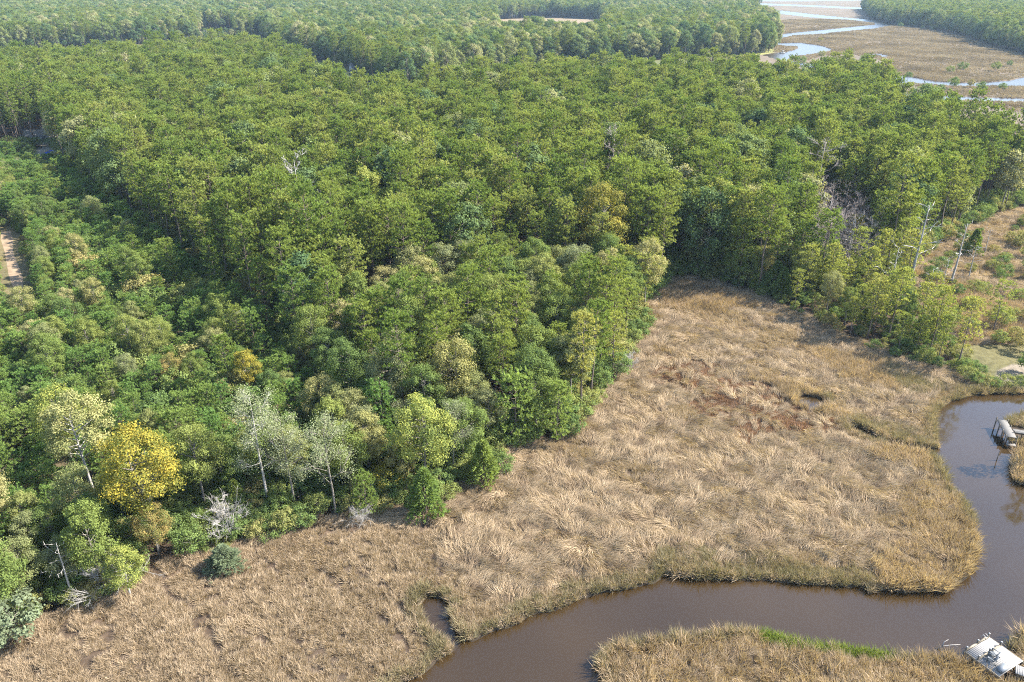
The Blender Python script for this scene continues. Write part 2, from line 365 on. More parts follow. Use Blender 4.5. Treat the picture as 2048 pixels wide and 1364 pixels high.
def track():
    mb = MB()
    c = [U(*p) for p in ((12, 462), (14, 480), (18, 505), (25, 530), (32, 555), (36, 575), (36, 592))]
    for i in range(len(c) - 1):
        w0, w1 = 1.25 + .3 * math.sin(i * 2.1), 1.25 + .3 * math.sin(i * 2.1 + 2.1)
        mb.quad((c[i][0] - w0, c[i][1], .012), (c[i + 1][0] - w1, c[i + 1][1], .012), (c[i + 1][0] + w1, c[i + 1][1], .012), (c[i][0] + w0, c[i][1], .012))
    link('dirt_track', mb.mesh('dirt_track', plain_mat('track_sand', (.14, .098, .058), (.22, .16, .10), .6, .95, .3)), kind='structure', label='sandy dirt track running between the young pines', cat='track')
track()

# ------------------------------------------------------------------ plants: prototypes
def norm(a): return a / (np.linalg.norm(a, axis=-1, keepdims=True) + 1e-9)
def needles(C, D, n, Lr, Wd, spread):
    """bundles of narrow blades: C centres, D main directions"""
    k = len(C)
    c = np.repeat(C, n, 0); d = norm(np.repeat(D, n, 0) + spread * norm(rng.normal(size=(k * n, 3))))
    l = rng.uniform(*Lr, size=(k * n, 1)); s = norm(np.cross(d, np.array([0, 0, .9]) + np.repeat(D, n, 0) * .5 + .55 * rng.normal(size=(k * n, 3)))) * Wd
    c = c + rng.normal(size=c.shape) * Lr[0] * .18
    v = np.stack([c - s * .5, c + s * .5, c + d * l], 1).reshape(-1, 3)
    f = np.arange(k * n * 3).reshape(-1, 3)
    var = np.repeat(np.clip(rng.normal(.5, .2, k), 0, 1), n * 3) + np.repeat(rng.uniform(-.12, .12, k * n), 3)
    return v, f, var
def leaves(C, Nrm, size, spread=.5):
    k = len(C)
    n = norm(Nrm + spread * rng.normal(size=C.shape)); u = norm(np.cross(n, rng.normal(size=C.shape))); w = np.cross(n, u)
    a = rng.uniform(size[0], size[1], (k, 1)); b = a * rng.uniform(.5, .8, (k, 1))
    v = np.stack([C - u * a, C - w * b + n * a * .15, C + u * a, C + w * b + n * a * .15], 1).reshape(-1, 3)
    return v, np.arange(k * 4).reshape(-1, 4)
class Proto:
    def __init__(s, name, wood, crown): s.name, s.wood, s.crown = name, wood, crown
def tri_from_quads(f): return np.concatenate([f[:, [0, 1, 2]], f[:, [0, 2, 3]]])
JOINED = bpy.data.collections.new('plant_kinds')           # joined copies used by the far woods, not in the scene
def joined(name, parts, slot_mats):
    """parts: list of (v, f(tri or quad), var, material index)"""
    V, F, A, I, b = [], [], [], [], 0
    for v, f, var, mi in parts:
        v = np.asarray(v, float); f = np.asarray(f)
        if f.shape[1] == 4: f = tri_from_quads(f)
        V.append(v); F.append(f + b); A.append(var if var is not None else np.full(len(v), .5)); I.append(np.full(len(f), mi)); b += len(v)
    me = mesh_np(name, np.concatenate(V), np.concatenate(F), np.concatenate(A), mats=slot_mats, mat_idx=np.concatenate(I))
    o = bpy.data.objects.new(name, me)
    return o

def trunk_line(h, lean=.03, n=6):
    p = []; x = y = 0; a = rng.uniform(0, 6.28)
    for i in range(n):
        t = i / (n - 1)
        p.append((lean * h * t * math.cos(a) + rng.normal() * .04 * h * .1, lean * h * t * math.sin(a) + rng.normal() * .04 * h * .1, h * t - .12 * (i == 0)))
    p[0] = (0, 0, -.15)
    return p
def at_h(line, z):
    for a, b in zip(line[:-1], line[1:]):
        if z <= b[2]:
            t = (z - a[2]) / (b[2] - a[2]); return np.array([a[i] + (b[i] - a[i]) * t for i in range(3)])
    return np.array(line[-1])

def pine_raw(h, r, base, nb, pads, blades, bl, bw, up=.35, openness=0.0, tr=.2):
    mb = MB(); line = trunk_line(h * .97); mb.tube(line, [tr * (1 - .9 * i / 5) for i in range(6)], 6)
    C, D = [], []
    for i in range(nb):
        t = base + (1 - base) * ((i + rng.uniform(0, .8)) / nb) ** .9
        q = (t - base) / (1 - base)
        prof = math.sqrt(max(.02, 1 - ((q - .42) / .66) ** 2))
        ln = r * prof * rng.uniform(.72, 1.12)
        if rng.uniform() < openness * (1 - q): ln *= .45
        a = i * 2.39996 + rng.uniform(-.5, .5)
        p0 = at_h(line, h * t * .96); rise = up * (.3 + q) * rng.uniform(.5, 1.4)
        d = np.array([math.cos(a), math.sin(a), rise]); e = p0 + d * ln; mid = p0 + d * ln * .5 - np.array([0, 0, .06 * ln])
        mb.tube([p0, mid, e], [tr * .3 * (1 - .5 * q), tr * .2 * (1 - .5 * q), .02], 4, False)
        k = max(4, int(pads * (.55 + .45 * ln / r)))
        s = rng.uniform(.26, 1.06, (k, 1)) ** .75
        side = np.array([-math.sin(a), math.cos(a), 0])
        w = rng.normal(size=(k, 1)) * .26 * ln * (1.15 - .5 * s) * .9
        c = p0 + d * ln * s + side * w + rng.normal(size=(k, 3)) * np.array([.2, .2, .16]) * (r / 3) + np.array([0, 0, .12])
        C.append(c); D.append(norm(d * .8 + side * np.sign(w) * .4 + np.array([0, 0, .75])))
    k = 40
    C.append(at_h(line, h * .96) + rng.normal(size=(k, 3)) * np.array([.75, .75, .35]) * (r / 3)); D.append(norm(rng.normal(size=(k, 3)) * .5 + np.array([0, 0, 1.])))
    C = np.concatenate(C); D = np.concatenate(D)
    v, f, var = needles(C, D, blades, bl, bw, .85)
    return mb, (v, f, var)
def broad_raw(h, rx, rz, lobes, per, leaf, tr=.22, base=.3, sparse=False, flat=1.0):
    mb = MB(); line = trunk_line(h * .8, .05); mb.tube(line, [tr * (1 - .75 * i / 5) for i in range(6)], 6)
    cz = h - rz; C, Nn, var = [], [], []
    for i in range(lobes):
        zz = 1 - 2 * (i + .5) / lobes
        zz = zz * .9 + .12
        a = i * 2.39996 + rng.uniform(-.4, .4); rr = math.sqrt(max(.05, 1 - zz * zz)) * rng.uniform(.55, .98)
        c = np.array([rx * rr * math.cos(a), rx * rr * math.sin(a), cz + rz * zz * rng.uniform(.7, .92) * flat])
        p0 = at_h(line, min(h * .78, max(h * base, c[2] - .45 * rx)))
        md = (p0 + c) / 2 + np.array([0, 0, -.15])
        mb.tube([p0, md, c], [tr * .38, tr * .22, .02], 4, False)
        R = rx * rng.uniform(.30, .48)
        k = int(per * rng.uniform(.7, 1.25))
        n = norm(rng.normal(size=(k, 3)) + np.array([0, 0, .35]) + .5 * norm(c - np.array([0, 0, cz])))
        rad_ = R * rng.uniform(.35, 1.1, (k, 1)) * (1 + .25 * np.sin(n[:, :1] * 5 + i) * np.sin(n[:, 1:2] * 6))
        C.append(c + n * rad_ * np.array([1, 1, .72])); Nn.append(n + np.array([0, 0, .3])); var.append(np.clip(rng.normal(.5, .12) + rng.normal(size=k) * .2, 0, 1))
    C = np.concatenate(C); Nn = np.concatenate(Nn)
    v, f = leaves(C, Nn, leaf)
    return mb, (v, f, np.repeat(np.concatenate(var), 4))
def cedar_raw(h, r, k, blades=7, round_=.7):
    mb = MB(); line = trunk_line(h * .96, .02); mb.tube(line, [.14 * (1 - .85 * i / 5) for i in range(6)], 6)
    q = rng.uniform(.03, 1, k) ** .85; a = rng.uniform(0, 6.28, k)
    lump = 1 + .22 * np.sin(3 * a + q * 9) + .15 * np.sin(7 * a - q * 15)
    pr = r * np.clip(1 - q, 0, 1) ** round_ * lump * rng.uniform(.55, 1.05, k)
    C = np.stack([pr * np.cos(a), pr * np.sin(a), .25 + q * (h - .4)], 1)
    D = norm(np.stack([np.cos(a), np.sin(a), np.full(k, .45)], 1))
    for i in range(14):
        t = .15 + .7 * i / 14; aa = i * 2.4; p0 = at_h(line, h * t)
        mb.tube([p0, p0 + np.array([math.cos(aa), math.sin(aa), .35]) * r * (1 - t) ** round_ * .8], [.04, .012], 4, False)
    return mb, needles(C, D, blades, (.28 * h / 6, .5 * h / 6), .13 * h / 6, .6)
def dead_raw(h, r, n1=12, n2=5, tr=.2, base=.35, rise=.8, n3=3, straight=.02, thin=1.0):
    mb = MB(); line = trunk_line(h, straight, 7); mb.tube(line, [tr * (1 - .85 * i / 6) for i in range(7)], 6); tips = []
    for i in range(n1):
        t = base + (1 - base) * (i + .5) / n1; a = i * 2.39996 + rng.uniform(-.6, .6)
        p0 = at_h(line, h * t); ln = r * (1.15 - .75 * t) * rng.uniform(.5, 1.25)
        d = np.array([math.cos(a), math.sin(a), rise * rng.uniform(.4, 1.3)]); d /= np.linalg.norm(d)
        p1 = p0 + d * ln * .5 + rng.normal(size=3) * .08 * ln; p2 = p0 + d * ln + rng.normal(size=3) * .14 * ln + np.array([0, 0, .1 * ln])
        mb.tube([p0, p1, p2], [tr * .34 * (1.2 - t), tr * .2 * (1.2 - t), .012], 4, False)
        for j in range(n2):
            s = rng.uniform(.3, 1); b0 = p0 + (p1 - p0) * s * 2 if s < .5 else p1 + (p2 - p1) * (s - .5) * 2
            dd = norm(d + rng.normal(size=3) * .75 + np.array([0, 0, .25])); l2 = ln * rng.uniform(.25, .5); b1 = b0 + dd * l2
            mb.tube([b0, b1], [.035 * thin, .010 * thin], 4, False); tips.append(b1)
            for k in range(n3):
                s2 = rng.uniform(.3, 1); c0 = b0 + dd * l2 * s2; c1 = c0 + norm(dd + rng.normal(size=3) * .8) * l2 * rng.uniform(.3, .6)
                mb.tube([c0, c1], [.020 * thin, .008 * thin], 4, False); tips.append(c1)
    return mb, np.array(tips)
def fluffy(tips, per, size, sp=.28):
    C = np.repeat(tips, per, 0) + rng.normal(size=(len(tips) * per, 3)) * sp
    v, f = leaves(C, np.tile(np.array([0, 0, 1.]), (len(C), 1)), size)
    return v, f, np.repeat(np.clip(rng.normal(.5, .25, len(C)), 0, 1), 4)

PROTO = {}
def add_proto(kind, raw, wood_mat, crown_mat, far=False):
    mb, cr = raw
    lst = PROTO.setdefault(kind, []); nm = f'{kind}_{len(lst)}'
    wood = mb.mesh(nm + '_trunk', wood_mat, True)
    crown = mesh_np(nm + '_crown', cr[0], cr[1], cr[2], mats=[crown_mat]) if cr is not None else None
    j = joined('kind_' + nm, [(mb.v, mb.f, None, 0)] + ([(cr[0], cr[1], cr[2], 1)] if cr is not None else []), [wood_mat, crown_mat])
    lst.append((wood, crown, j))
for i in range(6): add_proto('pine', pine_raw(rng.uniform(18.5, 21.5), rng.uniform(2.45, 3.0), rng.uniform(.42, .54), 44, 17, 12, (.27, .46), .13, .6), M['bark'], M['pine'])
for i in range(4): add_proto('open_pine', pine_raw(rng.uniform(12, 15), rng.uniform(2.2, 2.9), rng.uniform(.3, .42), 34, 13, 11, (.24, .42), .105, .12, .6, .16), M['bark'], M['pine_lime'])
for i in range(5): add_proto('young_pine', pine_raw(rng.uniform(7, 9), rng.uniform(1.7, 2.1), .12, 42, 13, 12, (.20, .36), .09, .5, 0, .1), M['bark'], M['young'])
for i in range(6): add_proto('broadleaf', broad_raw(rng.uniform(12.5, 16), rng.uniform(2.9, 3.9), rng.uniform(4.2, 5.8), 26, 560, (.075, .15)), M['greybark'], M['green'])
for i in range(3): add_proto('far_broadleaf', broad_raw(rng.uniform(12.5, 16), rng.uniform(3.2, 4.2), rng.uniform(4.6, 6), 22, 260, (.14, .26)), M['greybark'], M['far_green'])
for i in range(4): add_proto('shrub', broad_raw(rng.uniform(2.2, 3.4), rng.uniform(1.3, 1.9), rng.uniform(1.0, 1.4), 14, 190, (.05, .11), .06, .05), M['greybark'], M['shrub'])
for i in range(3): add_proto('cedar', cedar_raw(rng.uniform(5.5, 7.5), rng.uniform(1.9, 2.5), 800), M['bark'], M['cedar'])
for i in range(3):
    mb, tips = dead_raw(rng.uniform(11, 14), 4.2, 13, 6, .17, .35, .9)
    add_proto('sparse', (mb, fluffy(tips, 22, (.045, .095), .38)), M['greybark'], M['silver'])
for i in range(3):
    mb, tips = dead_raw(rng.uniform(14, 16), 4.6, 15, 7, .2, .3, .9, 4); add_proto('bare', (mb, None), M['twig'], M['twig'])
for i in range(2):
    mb, tips = dead_raw(13, 3.8, 10, 2, .26, .45, .4, 1, .02, 1.8); add_proto('snag', (mb, None), M['deadwood'], M['deadwood'])
for i in range(2):
    mb, tips = dead_raw(2.6, 2.2, 30, 8, .03, .03, 1.2, 6, .02, .45); add_proto('bare_shrub', (mb, None), M['deadwood'], M['deadwood'])

def plant(name, kind, i, x, y, s, label, cat, group=None, rot=None, sz=None, crown=None, wood=None, z=0.0):
    w, c, _ = PROTO[kind][i % len(PROTO[kind])]
    e = bpy.data.objects.new(name, None); COL.objects.link(e)
    e.location = (x, y, z); e.rotation_euler = (0, 0, rng.uniform(0, 6.28) if rot is None else rot); e.scale = (s, s, s if sz is None else sz)
    e['label'] = label; e['category'] = cat
    if group: e['group'] = group
    wood_name = 'stems' if 'shrub' in name else 'trunk'
    a = bpy.data.objects.new(wood_name, w); COL.objects.link(a); a.parent = e
    if wood: a.material_slots[0].link = 'OBJECT'; a.material_slots[0].material = wood
    if c is not None:
        b = bpy.data.objects.new('crown', c); COL.objects.link(b); b.parent = e
        if crown: b.material_slots[0].link = 'OBJECT'; b.material_slots[0].material = crown
    return e

def scatter_group(cols, nm):
    """geometry nodes: set the kinds of a collection on points that carry kind, turn and size"""
    g = bpy.data.node_groups.new(nm, 'GeometryNodeTree')
    g.interface.new_socket('Geometry', in_out='INPUT', socket_type='NodeSocketGeometry')
    g.interface.new_socket('Geometry', in_out='OUTPUT', socket_type='NodeSocketGeometry')
    N, L = g.nodes, g.links.new
    gi, go = N.new('NodeGroupInput'), N.new('NodeGroupOutput')
    ci = N.new('GeometryNodeCollectionInfo'); ci.inputs['Collection'].default_value = cols; ci.inputs['Separate Children'].default_value = True; ci.inputs['Reset Children'].default_value = True
    ip = N.new('GeometryNodeInstanceOnPoints'); ip.inputs['Pick Instance'].default_value = True
    def attr(n, t):
        a = N.new('GeometryNodeInputNamedAttribute'); a.data_type = t; a.inputs[0].default_value = n; return a
    k, r, s = attr('pick', 'INT'), attr('turn', 'FLOAT_VECTOR'), attr('size', 'FLOAT_VECTOR')
    L(gi.outputs[0], ip.inputs['Points']); L(ci.outputs[0], ip.inputs['Instance'])
    L(k.outputs[0], ip.inputs['Instance Index'])
    er = N.new('FunctionNodeEulerToRotation'); L(r.outputs[0], er.inputs[0]); L(er.outputs[0], ip.inputs['Rotation'])
    L(s.outputs[0], ip.inputs['Scale']); L(ip.outputs[0], go.inputs[0])
    return g
def stuff(name, label, cat, objs, P, pick, turn, size):
    c = bpy.data.collections.new(name + '_kinds')
    order = sorted(range(len(objs)), key=lambda i: objs[i].name)
    pos = {i: k for k, i in enumerate(order)}
    for o in objs: c.objects.link(o)
    pick = np.array([pos[i] for i in range(len(objs))])[pick]
    me = bpy.data.meshes.new(name)
    me.vertices.add(len(P)); me.vertices.foreach_set('co', np.asarray(P, np.float32).ravel())
    me.attributes.new('pick', 'INT', 'POINT').data.foreach_set('value', pick.astype(np.int32))
    me.attributes.new('turn', 'FLOAT_VECTOR', 'POINT').data.foreach_set('vector', np.asarray(turn, np.float32).ravel())
    me.attributes.new('size', 'FLOAT_VECTOR', 'POINT').data.foreach_set('vector', np.asarray(size, np.float32).ravel())
    o = link(name, me, kind='stuff', label=label, cat=cat)
    md = o.modifiers.new('scatter', 'NODES'); md.node_group = scatter_group(c, name)
    return o

def jitter_grid(P, s, jit=.36):
    lo, hi = P.min(0), P.max(0)
    nx, ny = int((hi[0] - lo[0]) / s) + 2, int((hi[1] - lo[1]) / (s * .866)) + 2
    j, i = np.meshgrid(np.arange(ny), np.arange(nx), indexing='ij')
    x = lo[0] + (i + .5 * (j % 2)) * s + rng.uniform(-jit, jit, i.shape) * s; y = lo[1] + j * s * .866 + rng.uniform(-jit, jit, i.shape) * s
    x, y = x.ravel(), y.ravel(); k = inside(P, x, y)
    return x[k], y[k]
def in_view(x, y, zt, m=330):
    px, py, zc = PX(x, y, zt); return (px > -m) & (px < W + m) & (y > 30)

# ------------------------------------------------------------------ trees set one by one
PLACED = []          # x, y, radius kept free for them
def spot(px, py, r=2.5):
    x, y = U(px, py); PLACED.append((x, y, r)); return x, y
def one(name, kind, i, px, py, s, label, cat='tree', r=2.5, **k):
    x, y = spot(px, py, r); return plant(name, kind, i, x, y, s, label, cat, **k)
one('golden_tree', 'broadleaf', 0, 318, 1102, 1.05, 'big golden yellow tree at the marsh edge, brightest crown of the wood', r=5.5, crown=M['gold'])
one('golden_tree', 'broadleaf', 3, 318, 1112, .5, 'small orange gold tree at the foot of the big golden tree', r=1.5, crown=M['rust'])
one('pale_yellow_tree', 'broadleaf', 1, 196, 1000, 1.0, 'pale cream yellow tree behind the big golden tree', r=3.5, crown=M['cream'], wood=M['deadwood'])
one('pale_yellow_tree', 'broadleaf', 5, 150, 945, .85, 'yellow green tree among young pines behind the pale cream tree', r=3, crown=M['yellowgreen'])
one('white_trunk_tree', 'sparse', 0, 538, 1016, 1.15, 'tall slender tree with bare white trunk and thin pale top', r=2.5, rot=1.0, wood=M['deadwood'])
one('silvery_tree', 'sparse', 1, 590, 1018, .95, 'silvery pale tree beside the white trunk tree, lower of two', r=2.5, crown=M['silver'])
one('silvery_tree', 'sparse', 2, 672, 1032, 1.02, 'broad silvery grey tree of fine twigs at the marsh edge', r=3, crown=M['silver'])
one('bare_shrub', 'bare_shrub', 0, 460, 1078, 1.5, 'whitish bare twiggy shrub between golden tree and silvery trees', 'shrub', r=2.5)
one('bare_shrub', 'bare_shrub', 1, 722, 1052, .8, 'small grey bare shrub at the reed edge below the silvery tree', 'shrub', r=1)
one('bare_shrub', 'bare_shrub', 0, 1258, 745, 1.0, 'pale grey bare shrub on the marsh edge under the lime pines', 'shrub', r=1.5)
one('silver_cedar', 'cedar', 0, 452, 1140, .9, 'grey green rounded cedar standing out on the brown marsh', r=2.5, crown=M['greycedar'], sz=.52)
one('yellow_shrub_tree', 'broadleaf', 2, 262, 1195, .62, 'yellow green leafy tree with white limbs at the reed edge', r=2.5, crown=M['yellowgreen'], wood=M['deadwood'], sz=.5)
one('dead_limbs', 'snag', 0, 148, 1205, .62, 'white dead tree with bare leaning limbs at the reed edge', r=1.5)
one('dead_limbs', 'bare_shrub', 1, 225, 1190, 1.4, 'tangle of white dead limbs beside the yellow green leafy tree', 'dead tree', r=1.5)
one('grey_shrub', 'shrub', 0, 36, 1290, 2.0, 'large grey green rounded shrub at the end of the reed edge', 'shrub', r=3, crown=M['greycedar'])
one('dark_cedar', 'cedar', 1, 852, 1033, 1.25, 'wide dark green cedar jutting out into the straw marsh', r=4)
one('lime_cedar', 'cedar', 2, 968, 968, 1.0, 'lime green feathery cedar at the corner of the marsh edge', r=3)
one('green_pine', 'young_pine', 0, 1032, 892, 1.6, 'bright green full pine standing on the marsh edge', r=3)
one('green_pine', 'young_pine', 2, 1112, 886, 1.25, 'lower full green pine at the marsh edge beside a taller one', r=3)
one('green_pine', 'young_pine', 1, 735, 1035, .8, 'small bright green cedar like pine under the silvery tree', r=2, crown=M['cedar'])
one('edge_pine', 'open_pine', 0, 1162, 830, 1.35, 'tall open pine with dark bare trunk leaning over the straw marsh', r=2.5)
one('pale_green_tree', 'broadleaf', 4, 850, 985, .95, 'pale yellow green tree with grey limbs behind the wide dark cedar', r=3, crown=M['yellowgreen'])
one('yellow_tree', 'broadleaf', 1, 505, 808, .6, 'small bright yellow tree among the young pines', r=2.5, crown=M['gold'])
one('rusty_tree', 'broadleaf', 3, 352, 790, .5, 'small rust tinged tree among the young pines', r=2, crown=M['rust'])
one('yellow_shrub', 'shrub', 1, 772, 985, 1.3, 'small bright yellow shrub in the shade behind the wide dark cedar', 'shrub', r=1.5, crown=M['gold'])
def canopy_one(name, kind, i, px, py, ztop, s, label, crown=None, wood=None, r=2.6, **k):
    x, y = U(px, py, ztop); PLACED.append((x, y, r)); return plant(name, kind, i, x, y, s, label, 'tree', crown=crown, wood=wood, **k)
canopy_one('yellow_green_tree', 'broadleaf', 2, 728, 345, 19, 1.5, 'yellow green round tree rising through the dark pine canopy', M['yellowgreen'], r=5)
canopy_one('yellow_green_tree', 'broadleaf', 4, 880, 342, 19, 1.42, 'small yellow green tree in the pine canopy right of a larger one', M['yellowgreen'])
canopy_one('golden_olive_tree', 'broadleaf', 5, 1203, 400, 19, 1.48, 'dense golden olive tree rounded above the pine wood', M['oliv'], r=5)
canopy_one('bare_grey_tree', 'bare', 0, 598, 372, 18, 1.5, 'bare grey dead tree spreading among the tall green pines', wood=M['deadwood'], r=6.5)
canopy_one('bare_brown_tree', 'bare', 1, 1645, 305, 19, 1.5, 'brownish bare tree among the pines above the inner marsh', r=5.5)
canopy_one('bare_brown_tree', 'bare', 2, 1228, 300, 19, 1.45, 'pinkish grey bare tree in the middle of the pine canopy', r=5)
canopy_one('bare_brown_tree', 'bare', 0, 1640, 390, 13, 1.0, 'thin greyish bare tree in the scrubby gap of the pine wood', r=3)
canopy_one('bare_brown_tree', 'bare', 1, 1690, 430, 12, .95, 'second thin bare tree in the scrubby gap of the pine wood', r=3)
canopy_one('pale_yellow_tree', 'broadleaf', 0, 1512, 395, 16, 1.2, 'pale straw yellow tree near the scrubby gap of the pines', M['cream'])
canopy_one('yellow_green_tree', 'broadleaf', 1, 1440, 385, 17, 1.3, 'slim yellow green tree standing among dark pines near the gap', M['yellowgreen'])
canopy_one('yellow_cypress', 'open_pine', 1, 1714, 430, 12, 1.0, 'narrow golden conifer at the rim of the inner marsh', M['gold'])
canopy_one('yellow_green_tree', 'broadleaf', 3, 1780, 415, 11, .85, 'full yellow green tree at the rim of the inner marsh', M['yellowgreen'])
canopy_one('cream_tree', 'broadleaf', 2, 1185, 195, 20, 1.5, 'creamy white flowering looking tree deep in the pine canopy', M['cream'])
canopy_one('cream_tree', 'broadleaf', 4, 1605, 195, 20, 1.5, 'cream crowned tree in the canopy near the far river bend', M['cream'])
one('snag', 'snag', 0, 1901, 572, 1.05, 'dark leafless snag with two white arms in the inner marsh', 'dead tree', rot=1.2)
one('snag', 'snag', 1, 1812, 596, 1.5, 'tall pale dead snag rising behind the strip of lime pines', 'dead tree', rot=.4)
one('snag', 'snag', 1, 1968, 508, .5, 'short broken snag beside a small pine in the inner marsh', 'dead tree', rot=2.4)
one('lone_pine', 'open_pine', 2, 1985, 668, .82, 'slender lime pine standing alone on the reed clearing', r=3)
one('lone_pine', 'open_pine', 3, 1805, 592, 1.15, 'tall thin open pine beside the tall pale snag', r=2)
one('bank_pine', 'open_pine', 1, 2066, 934, .72, 'slim pine leaning over the creek on the reed spit', r=1.5)
for k, (a, b, s) in enumerate(((1250, 690, 1.0), (1225, 760, 1.0), (1275, 640, 1.05), (1298, 590, 1.0), (1215, 700, 1.1), (1245, 620, 1.1))):
    one('lime_pine', 'open_pine', k, a, b, s, 'lime green open pine along the sunlit eastern edge of the wood', group='lime pines on the sunlit marsh edge', r=2.2)

for a, b, r in ((330, 1135, 3.0), (285, 1120, 3.0), (200, 1035, 3.0), (150, 1060, 2.5), (540, 1050, 2.5), (600, 1050, 2.5), (680, 1060, 2.5), (860, 1020, 3), (505, 835, 2.5)):
    PLACED.append((*U(a, b), -r))
PL = np.array([(x, y, r) for x, y, r in PLACED])
def free(x, y, f=1.0):
    """clear of the trees set one by one; low growth (f < 1) may come close and fills the sight lines"""
    k = np.ones(x.shape, bool)
    for a, b, r in PL:
        if f < 1 and r < 0: continue
        r = abs(r) * f
        k &= (x - a) ** 2 + (y - b) ** 2 > r * r
    return k

# ------------------------------------------------------------------ the woods
POOL = {}     # name -> list of (x, y, scale, sz, proto index, label, group, kind)
def pool(name, kind, x, y, s, label, group):
    n = len(x)
    if not n: return
    nk = len(PROTO[kind])
    POOL.setdefault(name, []).append((x, y, s, s * rng.uniform(.88, 1.14, n), rng.integers(0, nk, n), np.full(n, kind, object), np.full(n, label, object), np.full(n, group, object)))
def cut(x, y, *Ps):
    k = np.ones(x.shape, bool)
    for P in Ps: k &= ~inside(P, x, y)
    return k

# tall pine wood
x, y = jitter_grid(PINE_WOOD, 4.65, .46)
k = in_view(x, y, 18) & free(x, y) & cut(x, y, HOUSE_YARD, YARD_LANE) & (water_sd(x, y) > 2)
x, y = x[k], y[k]
mix = inside(BROAD_MIX, x, y)
SCRUB = poly([(1600, 590), (1615, 470), (1640, 440), (1720, 470), (1730, 560)])
scr = inside(SCRUB, x, y)
u = rng.uniform(size=len(x)); patch = wob(x, y, 26, .7)
isb = np.where(mix, u < .66, u < .075 + .10 * (patch > .45)); isb &= ~scr
isp = ~isb & ~scr
e = np.where(mix, .82, 1.0)
edge = edge_dist(PINE_WOOD, x, y) < 7
L_STAND = 'tall straight pine in the dense green pine stand'
for sel, lab, grp in ((isp & ~edge & ~mix, L_STAND, 'pines of the dense stand'), (isp & edge & ~mix, 'tall pine with bare trunk on the rim of the dense pine stand', 'pines on the rim of the stand'), (isp & mix, 'pine growing among broadleaf trees near the straw marsh', 'pines among the broadleaf trees')):
    pool('pine_tree', 'pine', x[sel], y[sel], rng.uniform(.72, 1.18, sel.sum()) * e[sel], lab, grp)
for sel, lab, grp, kn in ((isb & mix, 'leafy broadleaf tree in the mixed wood beside the straw marsh', 'broadleaf trees of the mixed wood', 'broadleaf'), (isb & ~mix, 'leafy broadleaf tree rising here and there in the pine stand', 'broadleaf trees in the pine stand', 'far_broadleaf')):
    pool('broadleaf_tree', kn, x[sel], y[sel], rng.uniform(.8, 1.08, sel.sum()) * np.where(mix[sel], .88, 1.32), lab, grp)
EDGE_FILL = poly([(1282, 625), (1330, 556), (1420, 564), (1500, 588), (1560, 608), (1640, 592), (1650, 560), (1560, 560), (1500, 545), (1420, 520), (1330, 515), (1270, 600)])
x, y = jitter_grid(EDGE_FILL, 3.3); u = rng.uniform(size=len(x)); b = u < .6
pool('broadleaf_tree', 'broadleaf', x[b], y[b], rng.uniform(.4, .75, b.sum()), 'leafy broadleaf tree closing the wood at the head of the marsh', 'broadleaf trees at the head of the marsh')
b = u >= .6; pool('cedar_tree', 'cedar', x[b], y[b], rng.uniform(.6, 1.1, b.sum()), 'dark cedar closing the wood at the head of the marsh', 'cedars at the head of the marsh')
# undergrowth on the rims of the wood
x, y = jitter_grid(PINE_WOOD, 2.3)
k = in_view(x, y, 2) & (edge_dist(PINE_WOOD, x, y) < 9) & (y < 330) & cut(x, y, HOUSE_YARD, YARD_LANE) & (rng.uniform(size=len(x)) < .8)
k |= inside(SCRUB, x, y)
pool('shrub', 'shrub', x[k], y[k], rng.uniform(.7, 1.7, k.sum()), 'low leafy shrub in the undergrowth under the rim of the pine stand', 'undergrowth shrubs at the pine rim')
# young plantation
x, y = jitter_grid(PLANTATION, 2.65)
k = in_view(x, y, 6) & free(x, y) & cut(x, y, TRACK_CLEAR)
x, y = x[k], y[k]; u = rng.uniform(size=len(x)); patch = wob(x, y, 9, 2.2)
a = u < .62 + .25 * (patch > 0)
pool('young_pine_tree', 'young_pine', x[a], y[a], rng.uniform(.5, .98, a.sum()) * (1 + .2 * wob(x[a], y[a], 7, .3)), 'bushy young pine in the low plantation', 'young pines of the plantation')
rim = (edge_dist(PINE_WOOD, x, y) < 13) & (rng.uniform(size=len(x)) < .05)
pool('pine_tree', 'pine', x[rim], y[rim], rng.uniform(.42, .72, rim.sum()), 'half grown pine between the plantation and the tall stand', 'half grown pines at the plantation edge')
b = ~a & (u < .95); s = b & (rng.uniform(size=len(x)) < .62)
pool('shrub', 'shrub', x[s], y[s], rng.uniform(1.1, 2.2, s.sum()), 'rounded leafy shrub growing between the young plantation pines', 'shrubs between the young pines')
b &= ~s
pool('broadleaf_tree', 'broadleaf', x[b], y[b], rng.uniform(.38, .66, b.sum()), 'small broadleaf tree growing up through the young pine plantation', 'broadleaf trees in the plantation')
x, y = jitter_grid(TRACK_CLEAR, 1.5); k = cut(x, y, TRACK) & (rng.uniform(size=len(x)) < .6) & in_view(x, y, 1, 60); x, y = x[k], y[k]
pool('shrub', 'shrub', x, y, rng.uniform(.3, .7, len(x)), 'low shrub on the verge of the sandy dirt track', 'shrubs beside the dirt track')
